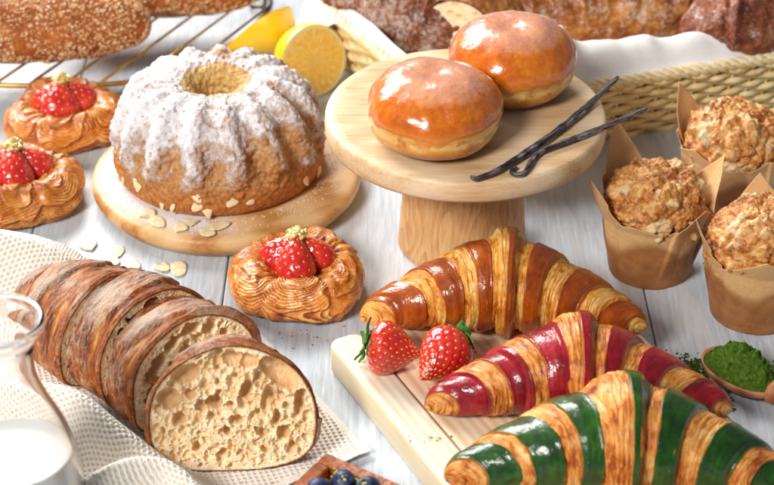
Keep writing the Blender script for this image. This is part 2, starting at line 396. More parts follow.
def doughnut(label, loc, R, H, seed, rot):
    root = thing('doughnut', label, 'doughnut', loc, rot, 'glazed doughnuts on the cake stand')
    pf = np.array([(0, .0), (1.8, .0), (2.6, .06), (3.3, .35), (3.82, .9), (4.05, 1.45), (4.05, 1.85), (4.1, 2.05), (4.2, 2.45), (4.17, 2.95), (3.98, 3.55), (3.55, 4.2), (2.9, 4.75), (2.05, 5.15), (1.1, 5.32), (0, 5.32)])
    pf = cr(pf * np.array((R / 4.2, H / 5.3)), 150)
    n = 220; th = np.linspace(0, 2 * PI, n, endpoint=False)[:, None]
    def shape(pf, off):
        r = pf[None, :, 0] + 0 * th; z = pf[None, :, 1] + 0 * th
        V = V3(r * np.cos(th), r * np.sin(th), z); D = V / 4.
        k = sst(0, .6, z)
        w = fbm(D * 1.1 + seed * 7, 3, seed) * .22 + fbm(D * 3.5 + seed, 3, seed + 3) * .06
        # seam wobble and dimple on the crown
        V = V * (1 + (w * k / 4.)[..., None] * np.array((1, 1, .7)))
        dx, dy = V[..., 0] - .0, V[..., 1] - .3
        V[..., 2] -= .28 * np.exp(-(dx ** 2 * .6 + dy ** 2) / .9) * (z > 3)
        N = normals(V, True, False)
        return V - N * off * (-1), z
    V, z = shape(pf, 0)
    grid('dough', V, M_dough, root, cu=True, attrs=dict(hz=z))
    # glaze: a thin sheet over the crown whose lower rim runs down in drips
    m = 110; cut = np.argmin(np.abs(pf[:, 1] - 2.15 * H / 5.3) + (pf[:, 0] < 2) * 9)
    seamn = np.interp(np.linspace(0, 1, m), np.linspace(0, 1, len(pf) - cut), np.arange(cut, len(pf)))
    drop = fbm(V3(np.cos(th) * 2.2, np.sin(th) * 2.2, 0 * th) + seed * 3, 3, seed + 9)
    dr = np.clip(drop * 2.0, -.15, 1.4)
    idx = seamn[None, :] - dr * 14 * np.linspace(1, 0, m)[None, :] ** 3
    r = np.interp(idx, np.arange(len(pf)), pf[:, 0]); zz = np.interp(idx, np.arange(len(pf)), pf[:, 1])
    Vb = V3(r * np.cos(th), r * np.sin(th), zz); D = Vb / 4.; k = sst(0, .6, zz)
    w = fbm(D * 1.1 + seed * 7, 3, seed) * .22 + fbm(D * 3.5 + seed, 3, seed + 3) * .06
    Vb = Vb * (1 + (w * k / 4.)[..., None] * np.array((1, 1, .7)))
    Vb[..., 2] -= .28 * np.exp(-(Vb[..., 0] ** 2 * .6 + (Vb[..., 1] - .3) ** 2) / .9) * (zz > 3)
    N = normals(Vb, True, False)
    if N[0, 5, 0] < 0: N = -N
    e = np.linspace(0, 1, m)[None, :]
    Vb = Vb + N * (.06 * sst(-.02, .10, e) - .03)[..., None] + N * (.02 * np.exp(-((e - .05) / .035) ** 2))[..., None]
    pale_top = sst(.60, .99, zz / H) * 1.1
    grid('glaze', Vb, M_glaze, root, cu=True, attrs=dict(hz=zz, pale_top=pale_top))
    return root
doughnut('glazed orange-brown doughnut in front on the cake stand, beside the vanilla pods', (3.0, -3.35, 10.0), 4.2, 4.55, 3, .4)
doughnut('glazed doughnut behind the other one, at the back of the cake stand', (8.15, 3.1, 10.0), 4.15, 4.75, 9, 2.2)

def m_pod():
    m = Mt('vanilla_skin'); v = m.co(); n = m.noise(m.vec(m.ma('MULTIPLY', m.at('su'), 2.2), m.ma('MULTIPLY', m.at('sv'), 1.4), 0), 1.3, 6, .65, .3)
    c = m.ramp(n, (.34, '#140e0e'), (.46, '#332a2c'), (.55, '#766c71'), (.68, '#b8aeb3'))
    return m.out(c=c, r=.42, spec=.5, n=m.bump(n, .12))
M_pod = m_pod()
def pod(label, pts, r0, seed):
    P = cr(pts, 260); n = len(P); t = np.linspace(0, 1, n)
    r = r0 * (.62 + .38 * np.sin(PI * np.clip(t * 1.02, 0, 1)) ** .5) * (1 + .1 * np.sin(t * 40 + seed) * vnoise(V3(t * 14, 0, seed), 4))
    r[:4] *= (.5, .75, .9, .97); r[-3:] *= (.97, .9, .7)
    V = tubeV(P, r, 26); k = V.shape[0]; a = np.linspace(0, 2 * PI, 26, endpoint=False)[None]
    tt = np.r_[0, np.linspace(0, 1, k - 2), 1][:, None]
    tw = a + 2.2 * tt
    rid = np.abs(np.sin(tw * 2.5 + 2 * vnoise(V3(tt * 9, 0 * tt, 0 * tt + seed), 3)))
    cen = np.vstack([P[:1], P, P[-1:]])[:, None]
    V = cen + (V - cen) * (.72 + .36 * rid + .12 * fbm(V * 2.2, 3, seed))[..., None]
    o = grid('vanilla_pod', V - np.array(pts[0]), M_pod, None, cv=True, flip=True, attrs=dict(su=tt * 5 + 0 * a, sv=np.sin(tw) * 2.2))
    o.location = Vector(pts[0]) * U
    return tag(o, label, 'vanilla pod', 'vanilla pods on the cake stand')
pod('longer dark wrinkled vanilla pod pointing away past the rear doughnut', [(5.0, -8.55, 10.3), (5.5, -8.6, 10.18), (6.6, -7.9, 10.27), (8.0, -6.4, 10.30), (10.2, -3.7, 10.32), (12.6, -.3, 10.35), (14.3, 2.3, 10.5), (15.2, 3.55, 10.7)], .225, 2)
pod('dark vanilla pod with a hooked tip, its far end overhanging the stand edge', [(7.9, -7.25, 10.16), (7.55, -7.65, 10.15), (7.75, -8.1, 10.15), (8.25, -8.0, 10.17), (8.6, -7.3, 10.2), (8.95, -6.3, 10.2), (9.55, -5.4, 10.2), (10.9, -4.45, 10.22), (13.8, -2.4, 10.3), (16.6, -.5, 10.5)], .2, 5)

# ------------------------------------------------------------------ strawberries
def m_berry(name='strawberry_skin', shine=.9):
    m = Mt(name); v = m.co(); n = m.noise(v, .7, 3); 
    c = m.ramp(n, (.3, '#b00d10'), (.5, '#d01f18'), (.72, '#e2492f'))
    c = m.mix(m.ma('MULTIPLY', m.at('pale'), .7), c, '#e9947a')
    c = m.mix(m.mr(m.at('seed'), .4, .6), c, '#e8c878')
    return m.out(c=c, r=.28, coat=shine, coatr=.12, spec=.5, n=m.bump(m.noise(v, 6, 3), .01), sss=.12, sssr=(1, .25, .15), ssss=.004)
M_berry = m_berry()
def berry(name, parent, base, tip, R, seed, nseeds=95, mat=None, squash=1.):
    base = np.array(base, float); tip = np.array(tip, float); L = np.linalg.norm(tip - base)
    nt, nth = 110, 150
    t = np.linspace(0, 1, nt)[None]; th = np.linspace(0, 2 * PI, nth, endpoint=False)[:, None]
    r = R * np.sin(PI * np.clip(t, 0, 1) ** .56) ** .86
    r = np.where(t < .03, r, r) * (1 + .06 * np.cos(th * 2 + seed) + .03 * np.cos(th * 3 + seed * 2))
    k = np.arange(nseeds); ts = .07 + .87 * ((k + .5) / nseeds) ** .9; ths = (k * 2.39996 + seed) % (2 * PI)
    D = np.zeros((nth, nt)); S = np.zeros((nth, nt))
    for a, q in zip(ths, ts):
        rr = R * math.sin(PI * q ** .56) ** .86
        du = ((th - a + PI) % (2 * PI) - PI) * max(rr, .25); dv = (t - q) * L
        d = np.sqrt(du ** 2 + dv ** 2); D = np.maximum(D, np.exp(-(d / .13) ** 2))
        S = np.maximum(S, np.sqrt((du / .045) ** 2 + (dv / .07) ** 2) < 1.)
    r = r - .075 * D + .05 * S
    V = V3(r * np.cos(th) * squash, r * np.sin(th), t * L + 0 * th)
    M = np.array(Vector(tip - base).to_track_quat('Z', 'Y').to_matrix())
    V = V @ M.T + base
    return grid(name, V, mat or M_berry, parent, cu=True, flip=True, attrs=dict(seed=S * 1., pale=sst(.16, .0, t) + 0 * th))
def m_leaf():
    m = Mt('calyx_green'); v = m.co(); n = m.noise(v, 2.5, 4)
    return m.out(c=m.ramp(n, (.3, '#2c5218'), (.6, '#4f7f2b'), (.8, '#86a84e')), r=.5, n=m.bump(n, .02))
M_leaf = m_leaf()
def leafV(L, w, curl, seed):
    nu, nv = 16, 7
    s = np.linspace(0, 1, nu)[:, None]; q = np.linspace(-1, 1, nv)[None]
    wd = w * np.sin(PI * np.clip(s * .92 + .08, 0, 1)) ** .7 * (1 - .25 * s)
    x = s * L; y = q * wd; z = curl * s ** 1.6 * L + .22 * w * np.abs(q) + .05 * np.sin(s * 7 + seed)
    return V3(x + 0 * q, y, z + 0 * y)
def strawberry(label, base, tip, R, seed):
    base = np.array(base); tip = np.array(tip); g = (base + tip) / 2
    root = thing('strawberry', label, 'strawberry', (g[0], g[1], g[2] - R), 0, 'whole strawberries on the board')
    off = np.array((g[0], g[1], g[2] - R))
    berry('berry_flesh', root, base - off, tip - off, R, seed, 150)
    cx = thing('calyx', '', '', (0, 0, 0)); 
    for k_ in ('label', 'category'): del cx[k_]
    cx.parent = root
    M = np.array(Vector(base - tip).to_track_quat('Z', 'Y').to_matrix())
    r_ = random.Random(seed)
    for k in range(9):
        a = k * 2 * PI / 9 + r_.uniform(-.2, .2)
        Lv = leafV(r_.uniform(.95, 1.5), .42, r_.uniform(-.45, .55), k)
        Lv = Lv + np.array((.1, 0, .0))
        ca, sa = math.cos(a), math.sin(a)
        Lv = Lv @ np.array([[ca, sa, 0], [-sa, ca, 0], [0, 0, 1]])
        Lv = Lv + np.array((0, 0, .06))
        Lv = Lv @ M.T + base - off
        solid(grid('leaf', Lv, M_leaf, cx), .04)
    return root
ZB = 2.0
strawberry('whole red strawberry lying on the board corner, its leaves to the left', (-1.15, -16.35, ZB + 1.55), (2.05, -16.9, ZB + 1.15), 1.62, 3)
strawberry('strawberry with its leaves pointing away, close beside the red striped croissant', (4.3, -15.9, ZB + 1.6), (1.9, -19.05, ZB + .95), 1.55, 8)

# ------------------------------------------------------------------ danish pastries
def m_danish():
    m = Mt('laminated_pastry'); v = m.co(); lam = m.at('lam'); n = m.noise(v, 1.2, 5, .6); n2 = m.noise(v, 6, 4, .6)
    f = m.ma('ADD', m.ma('MULTIPLY', lam, .5), m.ma('ADD', m.ma('MULTIPLY', n, .7), m.ma('MULTIPLY', n2, .2)))
    c = m.ramp(f, (.42, '#662606'), (.57, '#ad5814'), (.75, '#dc8c34'), (1.0, '#f6c276'))
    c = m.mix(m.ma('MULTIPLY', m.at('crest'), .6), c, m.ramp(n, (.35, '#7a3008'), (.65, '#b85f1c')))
    return m.out(c=c, r=.40, coat=.35, coatr=.14, spec=.45, n=m.bump(m.ma('ADD', n2, m.ma('MULTIPLY', lam, .4)), .04))
def m_crumble():
    m = Mt('gold_crumble'); v = m.at('val'); return m.out(c=m.ramp(v, (.0, '#c9a640'), (.45, '#ecd98a'), (.75, '#f6efc8'), (1, '#a9a648')), r=.3, metal=.35)
M_dan, M_crum = m_danish(), m_crumble()
def m_custard():
    m = Mt('custard'); v = m.co(); return m.out(c='#d99a3c', r=.25, coat=.5, n=m.bump(m.noise(v, 1.5, 3), .1))
M_cus = m_custard()
def danish(label, loc, R, seed, rot):
    root = thing('danish_pastry', label, 'pastry', loc, rot, 'strawberry danish pastries')
    nth, nt = 420, 150
    pf = cr([(3.2, .02), (3.85, .12), (4.25, .6), (4.35, 1.15), (4.2, 1.8), (3.75, 2.4), (3.05, 2.75), (2.4, 2.6), (1.85, 2.15), (1.35, 1.6), (.7, 1.3), (0, 1.25)], nt)
    th = np.linspace(0, 2 * PI, nth, endpoint=False)[:, None]; sl = np.linspace(0, 1, nt)[None]
    arc = np.r_[0, np.cumsum(np.linalg.norm(np.diff(pf, axis=0), axis=1))][None]
    r_ = random.Random(seed)
    NL = 5; al = np.array([2 * PI * k / NL + (r_.uniform(-.38, .38) if k else .1) for k in range(NL)]) + (-rot - PI / 2)
    ctr = np.interp(2.2, [0, 1], [0, 1])
    ia = arc[0, np.argmin(np.abs(pf[:, 0] - 1.9) + (pf[:, 1] < 2) * 5)]
    best = np.full((nth, nt), 99.); f2 = best.copy(); side = np.zeros((nth, nt))
    for a in al:
        dth = (th - a + PI) % (2 * PI) - PI
        d = np.sqrt((dth * 3.6) ** 2 + ((arc - ia) * .8) ** 2)
        f2 = np.where(d < best, best, np.minimum(f2, d)); best = np.where(d < best, d, best)
    W0 = V3(np.cos(th) * 3 + 0 * arc, np.sin(th) * 3 + 0 * arc, arc + 0 * th)
    wob = fbm(W0 * .45 + seed * 9, 3, seed) * 1.2 + fbm(W0 * 1.6 + seed, 2, seed + 1) * .2
    ph = best / (.19 + .05 * vnoise(W0 * .4 + seed, seed)) + wob * 1.6
    saw = ph - np.floor(ph)
    lam = saw ** .6 * sst(1, .86, saw); lam = .5 + (lam - .5) * (.45 + .9 * sst(-.3, .4, fbm(W0 * .7 + seed, 3, seed + 6)))
    p2 = best / .95 + fbm(W0 * .5 + seed * 4, 3, seed + 14) * 1.3 + .35; s2 = p2 - np.floor(p2)
    big = s2 ** 1.3 * sst(1, .90, s2)
    lam = np.clip(lam + .35 * (big - .4), 0, 1.2) * (.75 + .25 * sst(-.4, .2, fbm(W0 * 2.2 + seed, 3, seed + 16)))
    cre = np.exp(-((f2 - best) / .28) ** 2)
    lob = .10 * (1 - sst(0, 2.4, best)) - .12 * cre
    out = sst(0, .12, sl)
    fade = 1 - sst(.72, .85, sl)
    r = pf[None, :, 0] + 0 * th; z = pf[None, :, 1] + 0 * th
    hexr = 1 + .045 * np.cos(3 * th + seed) + .03 * np.cos(5 * th + 2 * seed) + .05 * fbm(V3(np.cos(th) * 1.8, np.sin(th) * 1.8, 0 * th) + seed, 3, seed)
    V = V3(r * hexr * np.cos(th), r * hexr * np.sin(th), z) * np.array((R / 4.3, R / 4.3, 1.))
    N = normals(V, True, False)
    if N[0, 40, 0] < 0: N = -N
    dsp = (lob + .05 * (lam - .5) + .20 * (big - .4)) * out * fade + fbm(V * .8 + seed, 3, seed + 2) * .20 * out + fbm(V * .33 + seed, 2, seed + 7) * .25 * out * fade
    V = V + N * dsp[..., None]; V[..., 2] = np.maximum(V[..., 2], 0.01)
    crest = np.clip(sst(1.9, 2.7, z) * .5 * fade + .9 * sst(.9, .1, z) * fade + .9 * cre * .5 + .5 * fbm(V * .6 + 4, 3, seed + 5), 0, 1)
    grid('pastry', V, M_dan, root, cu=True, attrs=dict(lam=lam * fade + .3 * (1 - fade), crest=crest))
    lathe('custard', [(0, 1.85), (.8, 1.8), (1.5, 1.7), (1.75, 1.5), (1.8, 1.3)], M_cus, root, 48, flip=True)
    a0 = -rot - PI / 2                      # the middle berry faces the camera
    for k, (da, lean, L, R_) in enumerate([(0.0, 1.45, 3.3, 1.42), (-1.75, 1.5, 2.9, 1.25), (1.75, 1.55, 2.9, 1.3), (PI, 1.2, 2.6, 1.15)]):
        if k == 3 and seed % 2: continue
        a = a0 + da; bx = lean * 1.12
        berry('strawberry_half', root, (bx * math.cos(a), bx * math.sin(a), 1.7), (.22 * math.cos(a), .22 * math.sin(a), 1.35 + L), R_, seed + k, 70)
    b = Bag()
    for k in range(80):
        rr = .62 * math.sqrt(rnd.random()); a = rnd.uniform(0, 2 * PI); hz = 4.3 + (1 - rr / .7) * .55 + rnd.uniform(-.1, .15)
        b.add(blob((rr * math.cos(a) + .05, rr * math.sin(a), hz), np.array((1, .8, .7)) * rnd.uniform(.10, .22), (rnd.random() * 6, rnd.random() * 6, 0), 7, 5, k, .5), cu=True, cv=False, val=rnd.random())
    b.build('crumble_topping', M_crum, root, smooth=False)
    return root
danish('strawberry danish pastry on the table between round board and sliced loaf', (-5.75, -5.85, 0), 4.3, 3, .3)
danish('strawberry danish pastry in front of the sesame loaf on the wire rack', (-23.9, 15.2, 0), 4.3, 5, 1.5)
danish('strawberry danish pastry cut off by the left picture edge, above the towel', (-25.6, 5.4, 0), 4.35, 8, 2.6)

# ------------------------------------------------------------------ cutting board and croissants
ex = np.array((.8908, .4543)); ey = np.array((.4543, -.8908)); BP = (-3.65, -13.9)
cb = thing('cutting_board', 'pale rectangular cutting board with grooved panel carrying three croissants', 'cutting board', (BP[0], BP[1], 0), math.atan2(ex[1], ex[0]))
M_bord = wood('maple_border', [(.2, '#cdbb95'), (.45, '#dfd1b2'), (.7, '#e9dfc8'), (.95, '#f0e8d8')], (1.0, .09, 1), 1.0, .35, .5, 3)
M_pan = wood('beech_panel', [(.2, '#cfa77c'), (.45, '#e0bf99'), (.7, '#e8cfae'), (.95, '#efdcc2')], (1.0, .08, 1), 1.0, .4, .5, 4)
def slab(name, x0, x1, y0, y1, z1, r, material, parent, corner=.8):
    """rounded slab; y runs towards the camera as -y in the local frame"""
    def outline(ins):
        c = max(corner - ins, .05); P = []
        for cx, cy, a0 in ((x1 - corner, y1 - corner, 0), (x0 + corner, y1 - corner, PI / 2), (x0 + corner, y0 + corner, PI), (x1 - corner, y0 + corner, 1.5 * PI)):
            for q in np.linspace(0, PI / 2, 8): P.append((cx + c * math.cos(a0 + q), cy + c * math.sin(a0 + q)))
        return np.array(P)
    rings = []
    for ins, z in [(2.5 * r, .02), (r, .02), (.3 * r, .02 + .3 * r), (0, .02 + r), (0, z1 - r), (.12 * r, z1 - .6 * r), (.4 * r, z1 - .2 * r), (r, z1), (3 * r, z1)]:
        o = outline(ins); rings.append(np.c_[o, np.full(len(o), z)])
    V = np.array(rings); nu, nv = V.shape[:2]
    F = [tuple(f) for f in gfaces(nu, nv, False, True, True)]
    F.append(tuple(range(nv - 1, -1, -1))); F.append(tuple((nu - 1) * nv + k for k in range(nv)))
    o = raw(name, V.reshape(-1, 3), F, material, parent, True)
    return o
slab('border_strip', 0, 2.25, -33, 0, ZB, .22, M_bord, cb)
slab('border_strip', 15.0, 17.3, -33, 0, ZB, .22, M_bord, cb)
slab('panel', 2.35, 14.9, -32.9, -.1, ZB - .06, .12, M_pan, cb, .25)

def m_flaky(name, cs):
    m = Mt(name); su, sv = m.at('su'), m.at('sv')
    w = m.noise(m.vec(su, sv, 0), .6, 3)
    s2 = m.ma('ADD', su, m.ma('MULTIPLY', w, 1.3))
    a = m.noise(m.vec(m.ma('MULTIPLY', s2, 5.), m.ma('MULTIPLY', sv, .45), 0), 1., 5, .62)
    b_ = m.noise(m.vec(m.ma('MULTIPLY', s2, 14.), m.ma('MULTIPLY', sv, 1.2), 3), 1., 4, .6)
    p = m.noise(m.co(), .8, 4, .6)
    f = m.ma('ADD', m.ma('MULTIPLY', a, .8), m.ma('ADD', m.ma('MULTIPLY', b_, .4), m.ma('MULTIPLY', m.ma('SUBTRACT', p, .5), 1.0)))
    f = m.ma('ADD', f, m.mr(m.at('lam'), .0, .22, -.13, .015))
    c = m.ramp(f, *cs)
    return m.out(c=c, r=.48, coat=.22, coatr=.2, spec=.4, n=m.bump(m.ma('ADD', a, m.ma('MULTIPLY', b_, .8)), .12))
FL = [(.34, '#8a3c06'), (.48, '#cc741a'), (.60, '#e8a23e'), (.82, '#f4cc84')]
FL2 = [(.34, '#70280a'), (.49, '#ba5c16'), (.62, '#dd903a'), (.84, '#f2c27c')]
def m_dyed(name, c0, c1, c2, rough=.3):
    m = Mt(name); v = m.co(); su, sv = m.at('su'), m.at('sv')
    n = m.noise(v, .8, 4, .6); n2 = m.noise(m.vec(m.ma('MULTIPLY', su, 3.), m.ma('MULTIPLY', sv, .6), 0), 1., 5, .6)
    f = m.ma('ADD', m.ma('MULTIPLY', n, .6), m.ma('MULTIPLY', n2, .4))
    c = m.ramp(f, (.3, c0), (.5, c1), (.72, c2))
    c = m.mix(m.mr(m.at('ed'), .13, .03, 0, .8), c, '#b0692a')
    bl = m.mr(m.vor(v, 3.2), .05, .22, 1, 0); bl = m.ma('MULTIPLY', bl, m.mr(m.noise(v, .9, 3), .5, .62))
    nb = m.bump(m.ma('ADD', m.ma('ADD', m.ma('MULTIPLY', m.noise(v, 3, 5, .65), .8), m.ma('MULTIPLY', m.noise(v, 9, 3, .6), .5)), bl), .05)
    cn_ = m.bump(m.ma('ADD', m.ma('MULTIPLY', m.noise(v, 2.2, 3, .6), 1.), m.ma('ADD', bl, m.ma('MULTIPLY', m.noise(v, 7, 3, .6), .3))), .035)
    return m.out(c=c, r=.42, coat=.75, coatr=.13, spec=.15, n=nb, cn=cn_)
M_fl = m_flaky('flaky_pastry_golden', FL); M_fl2 = m_flaky('flaky_pastry_amber', FL2)
M_brn = m_dyed('glazed_brown_dough', '#6a2603', '#9c4406', '#c66a16')
M_red = m_dyed('glazed_red_dough', '#4e040c', '#8e0c1c', '#ba2430')
M_grn = m_dyed('glazed_green_dough', '#081f04', '#164208', '#346812')
def croissant(label, loc, yaw, L, Rm, A, segs, dyed, dmat, fmat, seed, group='croissants on the cutting board'):
    root = thing('croissant', label, 'croissant', loc, yaw, group)
    rho = L / (2 * A); sg = np.array(segs)
    def R0(s):
        a = np.clip(np.sqrt(s * s + .012) - .05, 0, 1)
        return Rm * (.15 + .85 * (1 - a ** 1.12))
    def cap(s):
        a = np.clip((np.abs(s) - .90) / .10, 0, 1); return np.sqrt(np.maximum(1 - a ** 2.2, 0))
    def off(se):
        a = np.clip(np.abs(se), 0, .9999); sgn = np.where(se < 0, -1, 1)
        o = np.zeros_like(a)
        for side in (-1, 1):
            B = [0.] + sorted(abs(q) for q in sg if q * side > 0) + [1.0]
            k = np.clip(np.searchsorted(B, a, side='right') - 1, 0, len(B) - 2); B = np.array(B)
            u = (a - B[k]) / (B[k + 1] - B[k])
            amp = np.where(k == 0, .46, .32) * (Rm / 3)
            v = np.where(k == 0, 1.35 * amp * (1 - sst(.45, 1.05, u)), amp * (.25 + .75 * sst(0, .45, u)) * (1 - sst(.88, 1.0, u))) - .06
            o = np.where(sgn == side, v, o)
        return o * (.30 + .70 * R0(se) / Rm)
    K = .42
    def fan(th, s): return 1 + K * np.sin(th) * (1 - .75 * np.abs(s))
    def unfan(sE, th):
        s = sE / (1 + .5 * K * np.sin(th))
        for _ in range(8): s = sE / fan(th, np.clip(s, -1, 1))
        return s
    def place(s, th, o, seff):
        ph = s * A; R = R0(s) * cap(s)
        r = (R0(s) + o) * cap(s)
        zc = R0(s) * .93
        lo = .97 - .07 * np.cos(th)
        # flatten underneath where it rests
        X = rho * np.sin(ph); Y = rho * (np.cos(ph) - 1)
        e = V3(np.sin(ph), np.cos(ph), 0 * ph)
        rr = r * (1.0)
        P = V3(X, Y, zc + 0 * X) + (-np.sin(th) * rr * 1.03)[..., None] * e + (np.cos(th) * rr * .96)[..., None] * np.array((0, 0, 1.))
        P[..., 2] = np.where(P[..., 2] < .5, .5 - .48 * (1 - np.exp(-(.5 - P[..., 2]) / .5)), P[..., 2])
        return P
    ns, nth = 520, 260
    s = np.linspace(-1, 1, ns)[:, None]; th = np.linspace(-PI, PI, nth, endpoint=False)[None]
    wob = .018 * fbm(V3(s * 4, np.cos(th) * 1.2, np.sin(th) * 1.2) + seed, 3, seed)
    se = s * fan(th, s) + wob
    su = se * L / 2; sv = (th + 0 * s) * R0(s)
    NP = V3(su, np.cos(th) * R0(s), np.sin(th) * R0(s))
    lp = su * 2.3 + 1.5 * fbm(V3(su * .5, sv * .22, 0 * su) + seed, 3, seed + 5) + .25 * fbm(V3(su * 2, sv * .5, 0 * su) + seed, 2, seed + 6)
    lw = lp * np.where(s < 0, 1, -1); lam = lw - np.floor(lw)
    o = off(se) + .085 * (lam ** .7 * sst(1, .9, lam) - .5) * (.4 + .8 * sst(-.3, .3, fbm(NP * .7 + 3, 2, seed + 9))) + .05 * fbm(V3(su * 4.5, sv * .35, 0 * su) + seed, 4, seed + 1) + .05 * fbm(V3(su * 12, sv * .8, 0 * su + 5), 2, seed + 2) + .10 * fbm(NP * .6 + seed, 3, seed + 4)
    V = place(s + 0 * th, th + 0 * s, o, se)
    grid('flaky_dough', V, fmat, root, cv=True, attrs=dict(su=su, sv=sv, lam=lam))
    for i, (a, b_) in enumerate(dyed):
        nw = 70; w = np.linspace(0, 1, nw)[:, None]; th = np.linspace(-PI * .98, PI * .98, nth)[None]
        wa = .006 * fbm(V3(0 * th + a * 9, th * 3.5, 0 * th) + seed, 3, seed + 17) + .02 * fbm(V3(0 * th + a * 9, np.cos(th), np.sin(th)) * 1.1 + seed, 3, seed + 7)
        wb = .006 * fbm(V3(0 * th + b_ * 9, th * 3.5, 0 * th) + seed, 3, seed + 18) + .02 * fbm(V3(0 * th + b_ * 9, np.cos(th), np.sin(th)) * 1.1 + seed, 3, seed + 8)
        sE = (a + wa) * (1 - w) + (b_ + wb) * w
        s_ = np.clip(unfan(sE, th), -.998, .998)
        su = sE * L / 2; sv = (th + 0 * w) * R0(s_)
        NP = V3(su, np.cos(th) * R0(s_), np.sin(th) * R0(s_))
        ed = np.minimum(w, 1 - w) * (b_ - a) * L / 2          # cm to the band edge
        lift = .07 * sst(.0, .10, ed) - .10 * sst(.06, .0, ed) + .03 * np.exp(-((ed - .13) / .08) ** 2)
        oo = off(sE) + lift + .10 * fbm(NP * .6 + seed, 3, seed + 4) + .03 * fbm(NP * 1.6, 3, seed + 12)
        oo = oo + .03 * np.sin(PI * w) ** .6 * (b_ - a) / .2 + .03 * fbm(V3(su * 1.6, sv * .5, 0 * su) + seed, 3, seed + 15)
        V = place(s_, th + 0 * w, oo, sE)
        grid('glazed_band', V, dmat, root, attrs=dict(su=su, sv=sv, ed=ed + .09 * fbm(V3(su * 2, sv * 1.2, 0 * su) + seed, 3, seed + 19)))
    return root
SG = [-.80, -.60, -.36, -.10, .12, .33, .62, .80]
croissant('plain croissant with brown and golden bands, farthest back on the board', (7.1, -11.6, ZB), math.radians(-3.0), 17.6, 2.95, .26,
          [-.86, -.62, -.38, -.10, .11, .34, .64, .82], [(-.93, -.68), (-.56, -.37), (-.27, -.11), (.0, .10), (.17, .34), (.47, .66), (.80, .99)], M_brn, M_fl, 11)
croissant('red and golden striped croissant in the middle of the board', (10.85, -19.9, ZB), math.radians(-1.0), 17.6, 2.8, .26,
          [-.76, -.50, -.17, .10, .33, .62, .80], [(-.95, -.73), (-.60, -.42), (-.32, -.12), (-.01, .10), (.17, .33), (.42, .62), (.76, .995)], M_red, M_fl2, 23)
croissant('green and golden striped croissant nearest the camera on the board', (12.8, -26.25, ZB), math.radians(-2.5), 19.6, 3.05, .26,
          [-.74, -.47, -.21, .10, .36, .70, .84], [(-.93, -.74), (-.67, -.46), (-.38, -.20), (-.01, .10), (.17, .37), (.49, .71), (.82, .97)], M_grn, M_fl2, 37)

# ------------------------------------------------------------------ muffins
def m_paper():
    m = Mt('baking_paper'); v = m.co(); n = m.noise(v, .55, 4, .6); n2 = m.noise(v, 7, 4, .6)
    wet = m.mr(m.ma('ADD', m.at('wet'), m.ma('MULTIPLY', m.ma('SUBTRACT', n, .5), 1.1)), .15, .8)
    c = m.mix(wet, m.ramp(n2, (.2, '#d2a068'), (.8, '#e2b886')), m.ramp(n, (.3, '#84512a'), (.55, '#a46c3c'), (.75, '#b98656')))
    return m.out(c=c, r=.55, spec=.3, n=m.bump(m.ma('ADD', m.ma('MULTIPLY', n2, .25), m.noise(v, 1.3, 4, .6, 1.)), .06))
def m_muffin():
    m = Mt('muffin_crumb'); v = m.co(); n = m.noise(v, 1.0, 5, .65); n2 = m.noise(v, 5, 4, .6)
    c = m.ramp(m.ma('ADD', m.ma('MULTIPLY', n, .75), m.ma('MULTIPLY', n2, .3)), (.32, '#5e2a0c'), (.44, '#a05a22'), (.54, '#cb8a44'), (.7, '#ebc485'))
    pl = m.mr(m.ma('ADD', m.noise(v, .42, 4, .6), m.ma('MULTIPLY', m.at('ht'), .12)), .54, .66)
    c = m.mix(m.ma('MULTIPLY', pl, .75), c, '#ecd6a6')
    ch = m.mr(m.vor(v, 1.15), .06, .15, 1, 0); c = m.mix(m.ma('MULTIPLY', ch, .9), c, '#2a130a')
    su = m.mr(m.ma('ADD', m.noise(v, 1.1, 6, .75), m.ma('MULTIPLY', m.at('ht'), .05)), .60, .72); c = m.mix(m.ma('MULTIPLY', su, .7), c, '#efe6dc')
    return m.out(c=c, r=.5, spec=.4, n=m.bump(m.noise(v, 6, 5, .65), .06), coat=.12, coatr=.3)
M_pap, M_muf = m_paper(), m_muffin()
